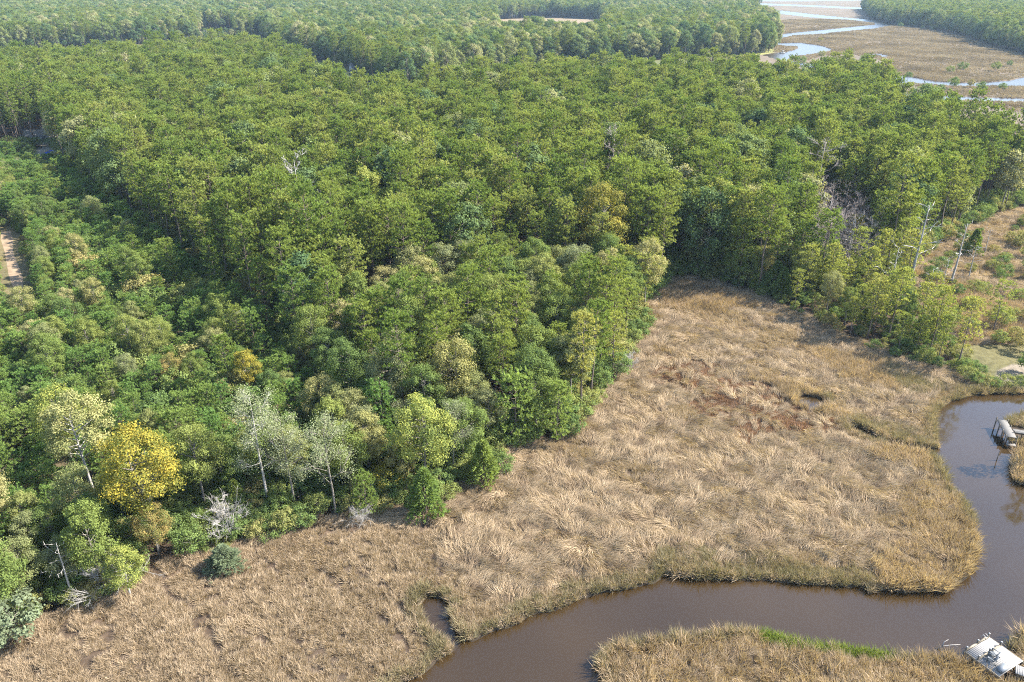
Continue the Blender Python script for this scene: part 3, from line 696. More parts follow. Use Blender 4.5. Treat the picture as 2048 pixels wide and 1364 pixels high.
# broadleaf band along the marsh
x, y = jitter_grid(BROAD_EDGE, 3.7)
k = in_view(x, y, 6) & free(x, y); x, y = x[k], y[k]; u = rng.uniform(size=len(x)); ed = edge_dist(BROAD_EDGE, x, y)
b = (u < .62); pool('broadleaf_tree', 'broadleaf', x[b], y[b], rng.uniform(.45, .85, b.sum()), 'mixed broadleaf tree in the sunny belt along the reed edge', 'broadleaf trees along the reeds')
b = (u >= .62) & (u < .8); pool('cedar_tree', 'cedar', x[b], y[b], rng.uniform(.6, 1.1, b.sum()), 'green conical cedar in the belt of trees along the reeds', 'cedars along the reeds')
b = (u >= .8) & (u < .87); pool('silvery_tree', 'sparse', x[b], y[b], rng.uniform(.55, .8, b.sum()), 'thin pale twiggy tree in the belt along the reeds', 'thin pale trees along the reeds')
b = (u >= .87); pool('young_pine_tree', 'young_pine', x[b], y[b], rng.uniform(.8, 1.3, b.sum()), 'full young pine in the belt of trees along the reeds', 'young pines along the reeds')
x, y = jitter_grid(BROAD_EDGE, 1.6)
k = in_view(x, y, 2) & free(x, y, .35); x, y = x[k], y[k]; ed = edge_dist(BROAD_EDGE, x, y)
k = rng.uniform(size=len(x)) < .85
pool('shrub', 'shrub', x[k], y[k], rng.uniform(.5, 1.2, k.sum()), 'dense green shrub at the foot of the trees along the reeds', 'shrubs along the reeds')
# strip of open pines between the two marshes
x, y = jitter_grid(STRIP, 4.0)
k = free(x, y) & (water_sd(x, y) > 2); x, y = x[k], y[k]; u = rng.uniform(size=len(x))
b = u < .62; pool('pine_tree', 'open_pine', x[b], y[b], rng.uniform(.62, 1.05, b.sum()), 'thin crowned lime pine in the strip between the two marshes', 'open pines between the marshes')
b = (u >= .62) & (u < .85); pool('cedar_tree', 'cedar', x[b], y[b], rng.uniform(.5, .95, b.sum()), 'dark cedar among the thin pines between the two marshes', 'cedars between the marshes')
b = u >= .85; pool('broadleaf_tree', 'broadleaf', x[b], y[b], rng.uniform(.4, .6, b.sum()), 'small broadleaf tree among the thin pines between the marshes', 'broadleaf trees between the marshes')
x, y = jitter_grid(STRIP, 2.0); k = rng.uniform(size=len(x)) < .6
pool('shrub', 'shrub', x[k], y[k], rng.uniform(.4, .95, k.sum()), 'low shrub under the thin pines between the two marshes', 'shrubs between the marshes')
# bushes by the cove and on the inner marsh
cv = [(1930, 762, .9), (1950, 770, .8), (1968, 772, .9), (1985, 776, .7), (2010, 774, .8), (2040, 776, .7), (1955, 752, .8), (1925, 745, .9), (2052, 748, 1.3), (2070, 760, 1.1), (2050, 705, 1.3), (1995, 690, 1.0), (2030, 685, 1.1)]
for px, py, s in cv:
    x, y = U(px, py); pool('shrub', 'shrub', np.array([x]), np.array([y]), np.array([s]), 'green bush on the bank of the cove near the small dock', 'bushes on the cove bank')
x, y = np.array([U(*p) for p in ((1935, 500), (1985, 540), (2010, 520), (2030, 490), (1880, 545), (1860, 560), (1940, 620), (1900, 640), (2040, 600), (2025, 640), (1950, 585), (2045, 455), (1900, 520), (1870, 600))]).T
pool('shrub', 'shrub', x, y, rng.uniform(.7, 1.4, len(x)), 'grey green bush scattered over the inner marsh clearing', 'bushes on the inner marsh')
x, y = np.array([U(*p) for p in ((1942, 512), (2060, 560))]).T
pool('cedar_tree', 'cedar', x, y, rng.uniform(.7, 1.0, len(x)), 'lone cedar on the inner marsh clearing', 'cedars on the inner marsh')
x, y = jitter_grid(SCRUB, 3.4)
pool('bare_tree', 'bare', x, y, rng.uniform(.5, .85, len(x)), 'thin leafless grey brown tree in the scrubby gap by the inner marsh', 'bare trees of the scrubby gap')
x, y = jitter_grid(INNER_BUSH, 5.0); k = (rng.uniform(size=len(x)) < .42) & in_view(x, y, 1, 60); x, y = x[k], y[k]
pool('shrub', 'shrub', x, y, rng.uniform(.5, 1.3, len(x)), 'grey green bush scattered over the inner marsh clearing', 'bushes on the inner marsh')
for px, py, sc_, lab in ((1770, 620, 1.0, 'grey leafless snag inside the strip of lime pines'), (1845, 640, .8, 'lower grey snag near the lawn end of the lime pine strip'), (1690, 560, 1.05, 'bleached snag at the scrubby gap of the pine wood'), (1878, 600, .7, 'small forked snag near the dark snag with white arms'), (1640, 520, 1.1, 'pale snag standing among bare trees of the scrubby gap'), (1745, 520, 1.15, 'tall weathered snag over the inner end of the lime pines'), (1935, 560, .6, 'thin grey snag among bushes of the inner marsh')):
    x, y = U(px, py); plant('snag', 'snag', int(px), x, y, sc_, lab, 'dead tree')
# far woods
def wood_far(P, s0, holes=()):
    x, y = jitter_grid(P, s0)
    k = in_view(x, y, 18) & (y < FAR)
    for h in holes: k &= ~inside(h, x, y)
    return x[k], y[k]
x, y = wood_far(FAR_WOOD, 6.2, [FIELD] + FAR_GAPS); k = water_sd(x, y) > 3; x, y = x[k], y[k]
u = rng.uniform(size=len(x)); pw = .36 + .4 * wob(x, y, 60, 1.4)
a = u < pw
pool('pine_tree', 'pine', x[a], y[a], rng.uniform(.85, 1.15, a.sum()), 'pine in the distant hazy mixed wood', 'pines of the distant woods')
pool('broadleaf_tree', 'far_broadleaf', x[~a], y[~a], rng.uniform(.9, 1.5, (~a).sum()), 'broadleaf tree in the distant hazy mixed wood', 'broadleaf trees of the distant woods')
for P in (FAR_WOOD, RIGHT_WOOD):
    xx, yy = jitter_grid(P, 4.2); k = in_view(xx, yy, 8) & (yy < 1500); xx, yy = xx[k], yy[k]; k = (edge_dist(P, xx, yy) < 16) & (water_sd(xx, yy) > 3) & (rng.uniform(size=len(xx)) < .7); xx, yy = xx[k], yy[k]
    pool('broadleaf_tree', 'far_broadleaf', xx, yy, rng.uniform(.3, .75, len(xx)), 'low broadleaf tree on the rim of the distant wood', 'low trees on the rim of distant woods')
x, y = wood_far(RIGHT_WOOD, 6.2); u = rng.uniform(size=len(x)); ed = edge_dist(RIGHT_WOOD, x, y)
a = u < np.where(ed < 40, .4, .85)
pool('pine_tree', 'pine', x[a], y[a], rng.uniform(.85, 1.15, a.sum()), 'pine in the hazy wood across the far river marsh', 'pines across the far marsh')
pool('broadleaf_tree', 'far_broadleaf', x[~a], y[~a], rng.uniform(.8, 1.4, (~a).sum()), 'broadleaf tree on the rim of the wood across the far marsh', 'broadleaf trees across the far marsh')
x, y = np.array([U(*p) for p in ((1602, 128), (1643, 112), (1815, 160), (1905, 178), (1880, 183), (1940, 176), (1960, 183), (2005, 178), (1925, 140), (2018, 134), (1990, 143), (1865, 60), (1845, 58), (1800, 56), (1640, 84), (1900, 145), (1770, 150))]).T
pool('shrub', 'shrub', x, y, rng.uniform(1.2, 2.2, len(x)), 'dark bush standing alone on the far river marsh', 'bushes on the far marsh')

NEEDS = {'pine_tree': 'tree', 'broadleaf_tree': 'tree', 'young_pine_tree': 'tree', 'cedar_tree': 'tree', 'shrub': 'shrub', 'silvery_tree': 'tree', 'bare_tree': 'tree'}
REST = {'pine_tree': ('pine_forest', 'mass of pines filling the wood back to the horizon', 'forest'), 'broadleaf_tree': ('broadleaf_forest', 'mass of broadleaf trees mixed through the woods to the horizon', 'forest'),
        'young_pine_tree': ('pine_plantation', 'thick mass of young pines further off in the plantation', 'forest'), 'shrub': ('undergrowth', 'tangle of shrubs under the trees and along the edges', 'undergrowth'), 'cedar_tree': ('cedar_thicket', 'thicket of cedars outside the nearer belt of trees', 'forest'), 'silvery_tree': ('twig_thicket', 'thicket of thin pale trees in the belt along the reeds', 'forest'), 'bare_tree': ('bare_thicket', 'thicket of bare trees in the scrubby gap', 'forest')}
import re
CUT = re.compile(r' (at|in|among|behind|beside|with|standing|of|between|rising|spreading|jutting|along|under|on|near|deep|growing|above|leaning)\b')
MARKS = []
for o in list(COL.objects):
    if o.type == 'EMPTY' and o.parent is None and not o.get('group') and o.get('category') in ('tree', 'shrub', 'dead tree'): MARKS.append((o.location.x, o.location.y, CUT.split(o['label'])[0]))
uniq = [m[2] for m in MARKS]; MARKS = [m for m in MARKS if uniq.count(m[2]) == 1]
MXY = np.array([(m[0], m[1]) for m in MARKS])
ORD = ('nearest', 'second nearest', 'third nearest', 'fourth nearest', 'fifth nearest', 'sixth nearest')
MARKS += [(*U(33, 560), 'sandy dirt track'), (*U(105, 309), 'blue car in the yard'), (*U(1262, 722), 'bend of the marsh edge')]
MXY = np.array([(m[0], m[1]) for m in MARKS])
WORD = {'pine': 'tall pine', 'open_pine': 'thin crowned pine', 'young_pine': 'young pine', 'broadleaf': 'leafy broadleaf tree', 'far_broadleaf': 'broadleaf tree', 'shrub': 'leafy shrub', 'cedar': 'green cedar', 'sparse': 'thin pale tree', 'bare': 'leafless tree'}
def neighbour_labels(x, y, kd, lab):
    d = np.hypot(x[:, None] - MXY[None, :, 0], y[:, None] - MXY[None, :, 1]); near = d.argmin(1); dist = d.min(1)
    for kk in set(kd):
        for m in range(len(MARKS)):
            c = [i for i in np.where((near == m) & (kd == kk))[0] if dist[i] < 14]
            for r, i in enumerate(sorted(c, key=lambda i: dist[i])[:6]): lab[i] = f'{WORD[kk]}, {ORD[r]} of its kind to the {MARKS[m][2]}'
for name, lst in POOL.items():
    x, y, s, sz, pi, kd, lab, grp = (np.concatenate([q[i] for q in lst]) for i in range(8))
    hgt = np.where(kd == 'pine', 18, np.where(kd == 'shrub', 2, 8.0))
    px, py, zc = PX(x, y, hgt * .8)
    inv = (px > -10) & (px < W + 10) & (py > -10) & (py < H + 20)
    score = np.where(inv, s / zc, -1.0)
    order = np.argsort(-score); n1 = min(298, int((score > 0).sum()))
    one_by_one, rest = order[:n1], order[n1:]
    lb = lab[one_by_one]; neighbour_labels(x[one_by_one], y[one_by_one], kd[one_by_one], lb); lab[one_by_one] = lb
    for i in one_by_one:
        plant(name, kd[i], int(pi[i]), x[i], y[i], s[i], lab[i], NEEDS[name], grp[i], sz=sz[i])
    if len(rest):
        kinds = sorted(set(kd[rest])); objs, off = [], {}
        for q in kinds:
            off[q] = len(objs); objs += [p[2] for p in PROTO[q]]
        pick = np.array([off[kd[i]] + pi[i] for i in rest])
        P = np.stack([x[rest], y[rest], np.zeros(len(rest))], 1)
        turn = np.stack([rng.normal(size=len(rest)) * .03, rng.normal(size=len(rest)) * .03, rng.uniform(0, 6.28, len(rest))], 1)
        size = np.stack([s[rest], s[rest], sz[rest]], 1)
        stuff(REST[name][0], REST[name][1], REST[name][2], objs, P, pick, turn, size)
    print(name, len(x), n1)

# ------------------------------------------------------------------ marsh grass
def blades(n, spread, Lr, wd, lean, leanvar, droop):
    """one tuft: n bent blades that lean towards +x"""
    a = rng.uniform(0, 6.28, n); r = spread * np.sqrt(rng.uniform(0, 1, n))
    b = np.stack([r * np.cos(a), r * np.sin(a), np.full(n, -.1)], 1)
    d = norm(np.stack([lean + rng.normal(size=n) * leanvar, rng.normal(size=n) * leanvar, np.full(n, 1.0)], 1))
    l = rng.uniform(*Lr, size=(n, 1))
    p1 = b + d * l * .55; d2 = norm(d + np.stack([lean * droop + rng.normal(size=n) * .2, rng.normal(size=n) * .25, -droop * np.ones(n) * .7], 1)); p2 = p1 + d2 * l * .5
    p2[:, 2] = np.maximum(p2[:, 2], .03)
    s = norm(np.cross(d, rng.normal(size=(n, 3)))) * wd
    v = np.stack([b - s * .5, b + s * .5, p1 + s * .4, p1 - s * .4, p2], 1).reshape(-1, 3)
    o = np.arange(n)[:, None] * 5
    f = np.concatenate([o + np.array([0, 1, 2]), o + np.array([0, 2, 3]), o + np.array([3, 2, 4])])
    return v, f, np.repeat(rng.uniform(0, 1, n), 5)
def tufts(nm, mat, count, *a):
    out = []
    for i in range(count):
        v, f, var = blades(*a)
        out.append(bpy.data.objects.new(f'{nm}_{i}', mesh_np(f'{nm}_{i}', v, f, var, mats=[mat])))
    return out
T_LODGED = tufts('kind_lodged', M['straw'], 6, 64, .42, (.9, 1.7), .036, 1.2, .32, .9)
T_SEDGE = tufts('kind_sedge', M['sedge'], 4, 64, .26, (.5, .95), .034, .2, .45, .4)
T_CAT = tufts('kind_cattail', M['cattail'], 4, 36, .35, (.9, 1.6), .05, .2, .32, .5)
T_BROWN = tufts('kind_brown', M['brown'], 3, 60, .42, (.25, .5), .045, .1, .7, .3)
T_BANK = tufts('kind_bank', M['bankgreen'], 3, 54, .3, (.7, 1.15), .034, .2, .4, .4)
T_FRESH = tufts('kind_fresh', M['brightgreen'], 3, 54, .35, (.5, .9), .045, .1, .5, .3)
def Z(pts): return poly(pts)
CAT_ZONES = [Z(p) for p in ([(1840, 960), (1880, 990), (1930, 1010), (1956, 1040), (1958, 1110), (1935, 1170), (1880, 1190), (1790, 1185), (1760, 1150), (1800, 1080), (1800, 1000)],
    [(1290, 700), (1330, 690), (1460, 760), (1520, 755), (1620, 775), (1700, 825), (1720, 850), (1640, 835), (1560, 790), (1480, 775), (1400, 740), (1300, 720)],
    [(1740, 875), (1800, 895), (1880, 930), (1890, 960), (1820, 940), (1740, 905)], [(2018, 900), (2400, 895), (2400, 990), (2020, 970)],
    [(1340, 560), (1450, 585), (1520, 610), (1400, 640), (1330, 620)], [(1600, 690), (1750, 720), (1850, 745), (1780, 790), (1650, 750)],
    [(1840, 540), (1900, 560), (1990, 600), (2100, 590), (2400, 640), (2400, 690), (2000, 690), (1900, 680), (1840, 610)], [(1850, 1310), (1960, 1310), (2030, 1400), (1800, 1400)])]
BROWN_ZONE = Z([(1300, 705), (1400, 728), (1500, 765), (1560, 792), (1650, 835), (1660, 872), (1540, 862), (1490, 900), (1440, 860), (1380, 800), (1300, 765)])
BANK_ZONES = [Z(p) for p in ([(1700, 838), (1800, 850), (1880, 860), (1890, 900), (1780, 885)], [(1320, 1110), (1500, 1120), (1720, 1140), (1740, 1180), (1330, 1160)], [(1840, 895), (1885, 905), (1930, 1000), (1890, 985), (1850, 920)],
    [(1760, 720), (1860, 745), (1950, 775), (1960, 790), (1880, 800), (1820, 790)], [(2008, 825), (2400, 820), (2400, 895), (2008, 890)], [(1000, 1230), (1100, 1180), (1300, 1130), (1320, 1170), (1150, 1205), (1000, 1260)])]
FRESH_ZONE = Z([(1515, 1262), (1560, 1268), (1620, 1285), (1700, 1292), (1745, 1300), (1790, 1312), (1780, 1325), (1700, 1315), (1640, 1305), (1560, 1300), (1525, 1285)])
SEDGE_ZONE = Z([(-400, 1450), (0, 1290), (300, 1150), (560, 1080), (760, 1035), (900, 1040), (880, 1120), (940, 1180), (1000, 1260), (900, 1300), (700, 1500), (-400, 1500)])
NEAR_MARSH = Z([(-420, 1500), (-420, 1430), (0, 1270), (150, 1215), (300, 1132), (500, 1075), (700, 1022), (890, 1012), (900, 970), (1000, 945), (1000, 895), (1130, 875), (1185, 810), (1250, 715), (1295, 610), (1330, 548), (1420, 560), (1500, 584), (1600, 628), (1700, 678), (1800, 718), (1880, 738), (1960, 772), (2100, 780), (2400, 785), (2400, 1500)])
INNER = Z([(1780, 572), (1850, 515), (1930, 462), (2000, 432), (2100, 402), (2400, 360), (2400, 700), (2000, 694), (1900, 700), (1850, 650), (1820, 600)])
def angle_field(x, y): return 2.2 * wob(x, y, 2.6, .4) + 2.0 * wob(x, y, .9, 2.0) + .7
def lay(name, label, objs, x, y, ang, s, tilt=.08, hs=None, cat='grass', zz=None):
    n = len(x)
    if n == 0: return
    turn = np.stack([rng.normal(size=n) * tilt, rng.normal(size=n) * tilt, ang], 1)
    size = np.stack([s, s, s if hs is None else hs], 1)
    stuff(name, label, cat, objs, np.stack([x, y, np.full(n, -.02) if zz is None else zz - .03], 1), rng.integers(0, len(objs), n), turn, size)
DECK_AREA = poly([(1917, 1300), (1976, 1262), (2064, 1316), (2010, 1372)], .5)
PIER_AREA = poly([(1985, 835), (2012, 838), (2040, 850), (2400, 872), (2400, 884), (2030, 870), (2020, 884), (1992, 880)], .6)
gx, gy, src = [], [], []
for P in (NEAR_MARSH, INNER):
    x, y = jitter_grid(P, .43, .5); gx.append(x); gy.append(y)
x, y = np.concatenate(gx), np.concatenate(gy)
k = in_view(x, y, 1, 160) & cut(x, y, LAWN); x, y = x[k], y[k]
# thin the far half of the marsh a little: tufts there are under two pixels
k = rng.uniform(size=len(x)) < np.clip(150.0 / y, .45, 1); x, y = x[k], y[k]
sd = water_sd(x, y); k = (sd > .12) & cut(x, y, DECK_AREA, PIER_AREA); x, y, sd = x[k], y[k], sd[k]
u = rng.uniform(size=len(x)); soft = .7 * wob(x, y, 2.2, .3) + .5 * wob(x, y, 6, 1.1)
jx, jy = x + 2.2 * wob(x, y, 2.1, 5), y + 2.2 * wob(x, y, 1.8, 6)
zone = np.zeros(len(x), int)                                   # 0 lodged straw
zone[inside(SEDGE_ZONE, jx, jy)] = 1
zone[(soft > .52)] = 1
south = inside(Z([(1150, 1500), (1190, 1330), (1260, 1280), (1440, 1258), (1900, 1305), (2048, 1270), (2400, 1240), (2400, 1500)]), x, y)
zone[south] = np.where(u[south] < .5, 1, np.where(u[south] < .8, 2, 0))
for P in CAT_ZONES:
    q = inside(P, jx, jy) & (u < .5 + .3 * soft); zone[q] = 2
zone[inside(BROWN_ZONE, jx, jy) & (u < .85)] = 3
for P in BANK_ZONES:
    q = inside(P, jx, jy) & (u < .55 + .3 * soft); zone[q] = 4
zone[(sd < .9) & (zone < 2) & (u < .5)] = 4 
zone[(sd < 2.2) & (zone == 0)] = 1
zone[inside(FRESH_ZONE, x, y) & (u < .9)] = 5
# bare wet hollows between the tussocks
hol = .75 * wob(x, y, .42, 3.0) + .5 * wob(x, y, 1.7, 7.0)
bare = (zone == 1) & (hol > .30) & (sd > 1.0) & (u < .85); bare |= (zone == 0) & (hol > .5) & (u < .6)
keep = ~bare; x, y, sd, zone = x[keep], y[keep], sd[keep], zone[keep]
# out-facing fringe along the water
ang = angle_field(x, y) + rng.normal(size=len(x)) * .45
hgt = 1 + .28 * wob(x, y, 1.7, 9.0)
hz = heaps(x, y, sd)
fr = sd < .9; h0 = water_sd(x[fr], y[fr])
ang[fr] = np.arctan2(h0 - water_sd(x[fr], y[fr] + .3), h0 - water_sd(x[fr] + .3, y[fr])) + rng.normal(size=fr.sum()) * .45
hgt[fr] *= 1.25
for zi, nm, lab, objs, tl in ((0, 'straw_grass', 'pale straw marsh grass blown flat into swirls', T_LODGED, .12), (1, 'sedge', 'tufted brown green sedge of the wet marsh', T_SEDGE, .16), (2, 'cattails', 'orange tan cattails standing in the marsh', T_CAT, .12),
                              (3, 'brown_rush', 'low reddish brown rush on the drier marsh', T_BROWN, .15), (4, 'bank_grass', 'dull green grass fringing the creek banks', T_BANK, .2), (5, 'fresh_grass', 'bright green grass along the near creek bank', T_FRESH, .15)):
    q = zone == zi
    s = rng.uniform(.75, 1.25, q.sum()) * hgt[q]
    lay(nm, lab, objs, x[q], y[q], ang[q], s, tl, zz=hz[q])
print('tufts', [(zone == i).sum() for i in range(6)])
# far marsh: coarse tussocks
FAR_MARSH = np.array([U(*p) for p in ((1560, 145), (1640, 112), (1700, 108), (1762, 120), (1800, 158), (1850, 182), (1900, 197), (2048, 228), (2450, 260), (2450, 190), (2048, 110), (1990, 96), (1920, 72), (1850, 58), (1788, 52), (1742, 40), (1600, 38), (1500, 45), (1545, 90))])
x, y = jitter_grid(FAR_MARSH, 1.7, .5); k = in_view(x, y, 1, 200); x, y = x[k], y[k]; k = (water_sd(x, y) > 1.0) & cut(x, y, PINE_WOOD); x, y = x[k], y[k]
q = rng.uniform(size=len(x)) < .6 + .4 * wob(x, y, 22, 2)
M['farsedge'] = leaf_mat('far_marsh_blades', [(0, (.13, .10, .065)), (.4, (.20, .155, .105)), (.7, (.26, .205, .145)), (1, (.31, .26, .19))], .3, .65, 1.3, .03, .8)
T_FARM = tufts('kind_far_straw', M['farsedge'], 3, 40, .9, (.7, 1.2), .12, .3, .5, .6)
lay('far_marsh_grass', 'tan marsh grass spread over the far river flats', T_FARM, x[q], y[q], rng.uniform(0, 6.28, q.sum()), rng.uniform(.8, 1.4, q.sum()))
print('far tufts', q.sum())

# ------------------------------------------------------------------ docks
M['plank'] = plain_mat('weathered_planks', (.085, .079, .07), (.135, .126, .113), 5, .85, .2, (1, 6, 1))
M['paleplank'] = plain_mat('pale_deck_boards', (.16, .153, .142), (.215, .205, .192), 4, .8, .15, (6, 1, 1))
M['post'] = plain_mat('dock_posts', (.06, .048, .035), (.11, .09, .065), 6, .9, .3)
M['beam'] = plain_mat('tan_timber', (.15, .125, .085), (.21, .175, .125), 5, .85, .2)
M['white'] = plain_mat('white_plastic', (.24, .24, .235), (.28, .28, .275), 3, .5)
M['dark'] = plain_mat('dark_plastic', (.035, .040, .042), (.06, .065, .07), 3, .5)
M['metal'] = plain_mat('grey_metal', (.10, .11, .12), (.14, .15, .16), 3, .4)
def frame_from(a, b, c):
    """origin at a, x along a-b, y along a-c side"""
    a, b, c = Vector(a), Vector(b), Vector(c)
    ux = (b - a); lx = ux.length; ux.normalize(); uy = Vector((-ux.y, ux.x)); ly = (c - a).dot(uy)
    return a, math.atan2(ux.y, ux.x), lx, ly
def big_dock():
    zt = .95
    a, ang, wx, ly = frame_from(U(1928.3, 1301, zt), U(1975.5, 1272, zt), U(2005.5, 1352, zt))
    ly = -abs(ly); n = int(abs(ly) / .145)
    e = link('deck_dock', None, loc=(a.x, a.y, 0), label='broad pale wooden deck with short posts on the near creek bank', cat='dock'); e.rotation_euler = (0, 0, ang)
    pm = MB().box(0, wx, -.068, .068, zt - .035, zt).mesh('deck_plank', M['paleplank'])
    for i in range(n):
        o = link('plank', pm, e, (rng.uniform(-.012, .012), -(i + .5) * .145, rng.uniform(-.003, .003)))
    for xx in (.06, wx / 2, wx - .10): link('joist', MB().box(xx, xx + .05, ly + .02, -.02, zt - .22, zt - .04).mesh('joist', M['beam']), e)
    for xx in (-.055, wx + .015): link('side_board', MB().box(xx, xx + .04, ly, 0, zt - .26, zt + .01).mesh('side_board', M['beam']), e)
    capm = MB().tube([(0, 0, 0), (0, 0, .05)], [.11, .04], 8).mesh('post_cap', M['white'])
    for yy in (-.10, -1.32):
        for xx in (.12, wx / 2, wx - .12):
            o = link('post', MB().tube([(0, 0, -1.7), (0, 0, zt + .52)], .10, 8).mesh('dock_post', M['post']), e, (xx, yy, 0))
            link('post_cap', capm, o, (0, 0, zt + .52))
        for x0, x1 in ((.24, wx / 2 - .12), (wx / 2 + .12, wx - .24)):
            link('curb_beam', MB().box(x0, x1, yy - .08, yy + .08, zt + .012, zt + .15).mesh('curb_beam', M['beam']), e)
    for xx in (.1, wx - .1):
        for yy in (-2.6, -3.8, ly + .15):
            link('pile', MB().tube([(xx, yy, -1.7), (xx, yy, zt - .23)], .09, 8).mesh('pile', M['post']), e)
    # landing stairs of the swim ladder
    lm = MB()
    for dx in (-.18, .18):
        lm.tube([(wx * .82 + dx, .16, -.9), (wx * .82 + dx, .16, zt + .35), (wx * .82 + dx, .05, zt + .55), (wx * .82 + dx, -.22, zt + .45), (wx * .82 + dx, -.25, zt + .01)], .022, 6)
    for zz in (-.4, 0, .4): lm.tube([(wx * .82 - .18, .16, zz), (wx * .82 + .18, .16, zz)], .02, 6)
    link('swim_ladder', lm.mesh('swim_ladder', M['white']), e)
    mw = e.matrix_basis
    def put(x, y, z=0.0):
        c, s = math.cos(ang), math.sin(ang); return (a.x + c * x - s * y, a.y + s * x + c * y, z)
    def chair(x, y, r, label):
        q = link('adirondack_chair', None, loc=put(x, y, zt + .003), label=label, cat='chair', group='chairs on the pale deck'); q.rotation_euler = (0, 0, ang + r)
        slat = MB().box(-.27, .27, -.035, .035, 0, .022).mesh('seat_slat', M['metal'])
        for i in range(6): o = link('seat_slat', slat, q, (0, -.25 + i * .085, .34 - i * .022)); 
        back = MB().box(-.045, .045, -.011, .011, 0, .72).mesh('back_slat', M['metal'])
        for i in range(5):
            o = link('back_slat', back, q, (-.2 + i * .1, .22, .22)); o.rotation_euler = (-.42, 0, 0)
        for s in (-1, 1):
            link('leg', MB().box(s * .31 - .02, s * .31 + .02, -.30, -.21, 0, .53).mesh('front_leg', M['dark']), q)
            link('leg', MB().tube([(s * .31, -.24, .33), (s * .31, .55, .02)], .045, 4).mesh('rear_leg', M['dark']), q)
            link('armrest', MB().box(s * .35 - .06, s * .35 + .06, -.34, .42, .535, .56).mesh('armrest', M['dark']), q)
        link('back_rail', MB().box(-.33, .33, .36, .40, .49, .53).mesh('back_rail', M['dark']), q)
    chair(.95, -1.98, 3.6, 'dark slatted deck chair nearer the left edge of the pale deck')
    chair(1.75, -1.72, 3.3, 'dark slatted deck chair beside the other, further from the deck edge')
    b = link('dock_box', None, loc=put(wx * .25, ly + .45, zt + .003), label='low grey storage box at the landward end of the pale deck', cat='box'); b.rotation_euler = (0, 0, ang)
    link('body', MB().box(-.5, .5, -.28, .28, 0, .32).mesh('body', M['metal']), b); link('lid', MB().box(-.53, .53, -.31, .31, .323, .36).mesh('lid', M['metal']), b)
    # walkway on to the land
    g = link('walkway', None, loc=put(wx * .62, ly - .02, 0), label='pale boardwalk leading landward from the broad deck', cat='boardwalk'); g.rotation_euler = (0, 0, ang + .5)
    wm = MB().box(-.6, .6, -.065, .065, zt - .12, zt - .085).mesh('walk_plank', M['paleplank'])
    for i in range(44): link('plank', wm, g, (0, -.08 - i * .14, 0))
    for s in (-.5, .5):
        link('stringer', MB().box(s - .03, s + .03, -6.2, -.01, zt - .32, zt - .125).mesh('stringer', M['beam']), g)
        for yy in (-1.2, -3.4, -5.6): link('post', MB().tube([(s * 1.28, yy, -.4), (s * 1.28, yy, zt + .05)], .07, 6).mesh('walk_post', M['post']), g)
big_dock()
def small_dock():
    zt = 1.15
    a, ang, wx, ly = frame_from(U(1994, 838.5, zt), U(2013.8, 841, zt), U(1999, 872, zt))
    ly = -abs(ly); n = int(abs(ly) / .145)
    e = link('pier_dock', None, loc=(a.x, a.y, 0), label='small weathered grey pier platform standing in the cove', cat='dock'); e.rotation_euler = (0, 0, ang)
    pm = MB().box(0, wx, -.067, .067, zt - .04, zt).mesh('pier_plank', M['plank'])
    for i in range(n): link('plank', pm, e, (rng.uniform(-.02, .02), -(i + .5) * .145, rng.uniform(-.004, .004)))
    for xx in (.1, wx - .15): link('joist', MB().box(xx, xx + .05, ly + .02, -.02, zt - .24, zt - .045).mesh('pier_joist', M['post']), e)
    for yy in (-.12, ly * .35, ly * .68, ly + .12):
        for xx in (-.09, wx + .09): link('post', MB().tube([(xx, yy, -1.9), (xx, yy, zt + rng.uniform(.15, .5))], .085, 8).mesh('pier_post', M['post']), e)
    link('cross_brace', MB().tube([(-.09, ly + .02, -.1), (wx + .09, ly + .02, zt - .3)], .045, 4).mesh('cross_brace', M['post']), e)
    link('low_landing', MB().box(.05, wx - .05, ly - .75, ly - .02, .22, .27).mesh('low_landing', M['plank']), e)
    g = link('walkway', None, loc=(a.x + math.cos(ang) * (wx + .02) - math.sin(ang) * (ly * .55), a.y + math.sin(ang) * (wx + .02) + math.cos(ang) * (ly * .55), 0), label='narrow grey plank walkway from the small pier over the green bank', cat='boardwalk'); g.rotation_euler = (0, 0, ang - .06)
    wm = MB().box(-.067, .067, -.5, .5, zt - .06, zt - .02).mesh('pier_walk_plank', M['plank'])
    for i in range(80): link('plank', wm, g, (.2 + i * .145, 0, rng.uniform(-.004, .004)))
    for s in (-.42, .42):
        link('stringer', MB().box(.12, 11.8, s - .03, s + .03, zt - .26, zt - .065).mesh('pier_stringer', M['post']), g)
        for xx in (1.5, 4, 6.5, 9): link('post', MB().tube([(xx, s * 1.35, -.6), (xx, s * 1.35, zt + .02)], .07, 6).mesh('pier_walk_post', M['post']), g)
    x, y = U(1994, 918); link('mooring_stake', MB().tube([(x, y, -1.2), (x + .08, y + .05, 1.3)], [.07, .05], 6).mesh('mooring_stake', M['post']), label='thin leaning stake standing in the cove water', cat='stake')
small_dock()
def driftwood():
    p = lambda a, b, z: (*U(a, b, z), z)
    mb = MB().tube([p(1876, 1297, -.2), p(1888, 1292, .15), p(1905, 1290, .3), p(1921, 1289, .45)], [.06, .055, .045, .015], 6)
    mb.tube([p(1884, 1293, .12), p(1888, 1284, .5), p(1897, 1279, .8)], [.05, .04, .02], 6); mb.tube([p(1908, 1290, .32), p(1916, 1294, .25)], [.03, .012], 4)
    link('driftwood_branch', mb.mesh('driftwood_branch', M['deadwood'], True), label='bleached forked branch lying at the waterline by the pale deck', cat='branch')
driftwood()
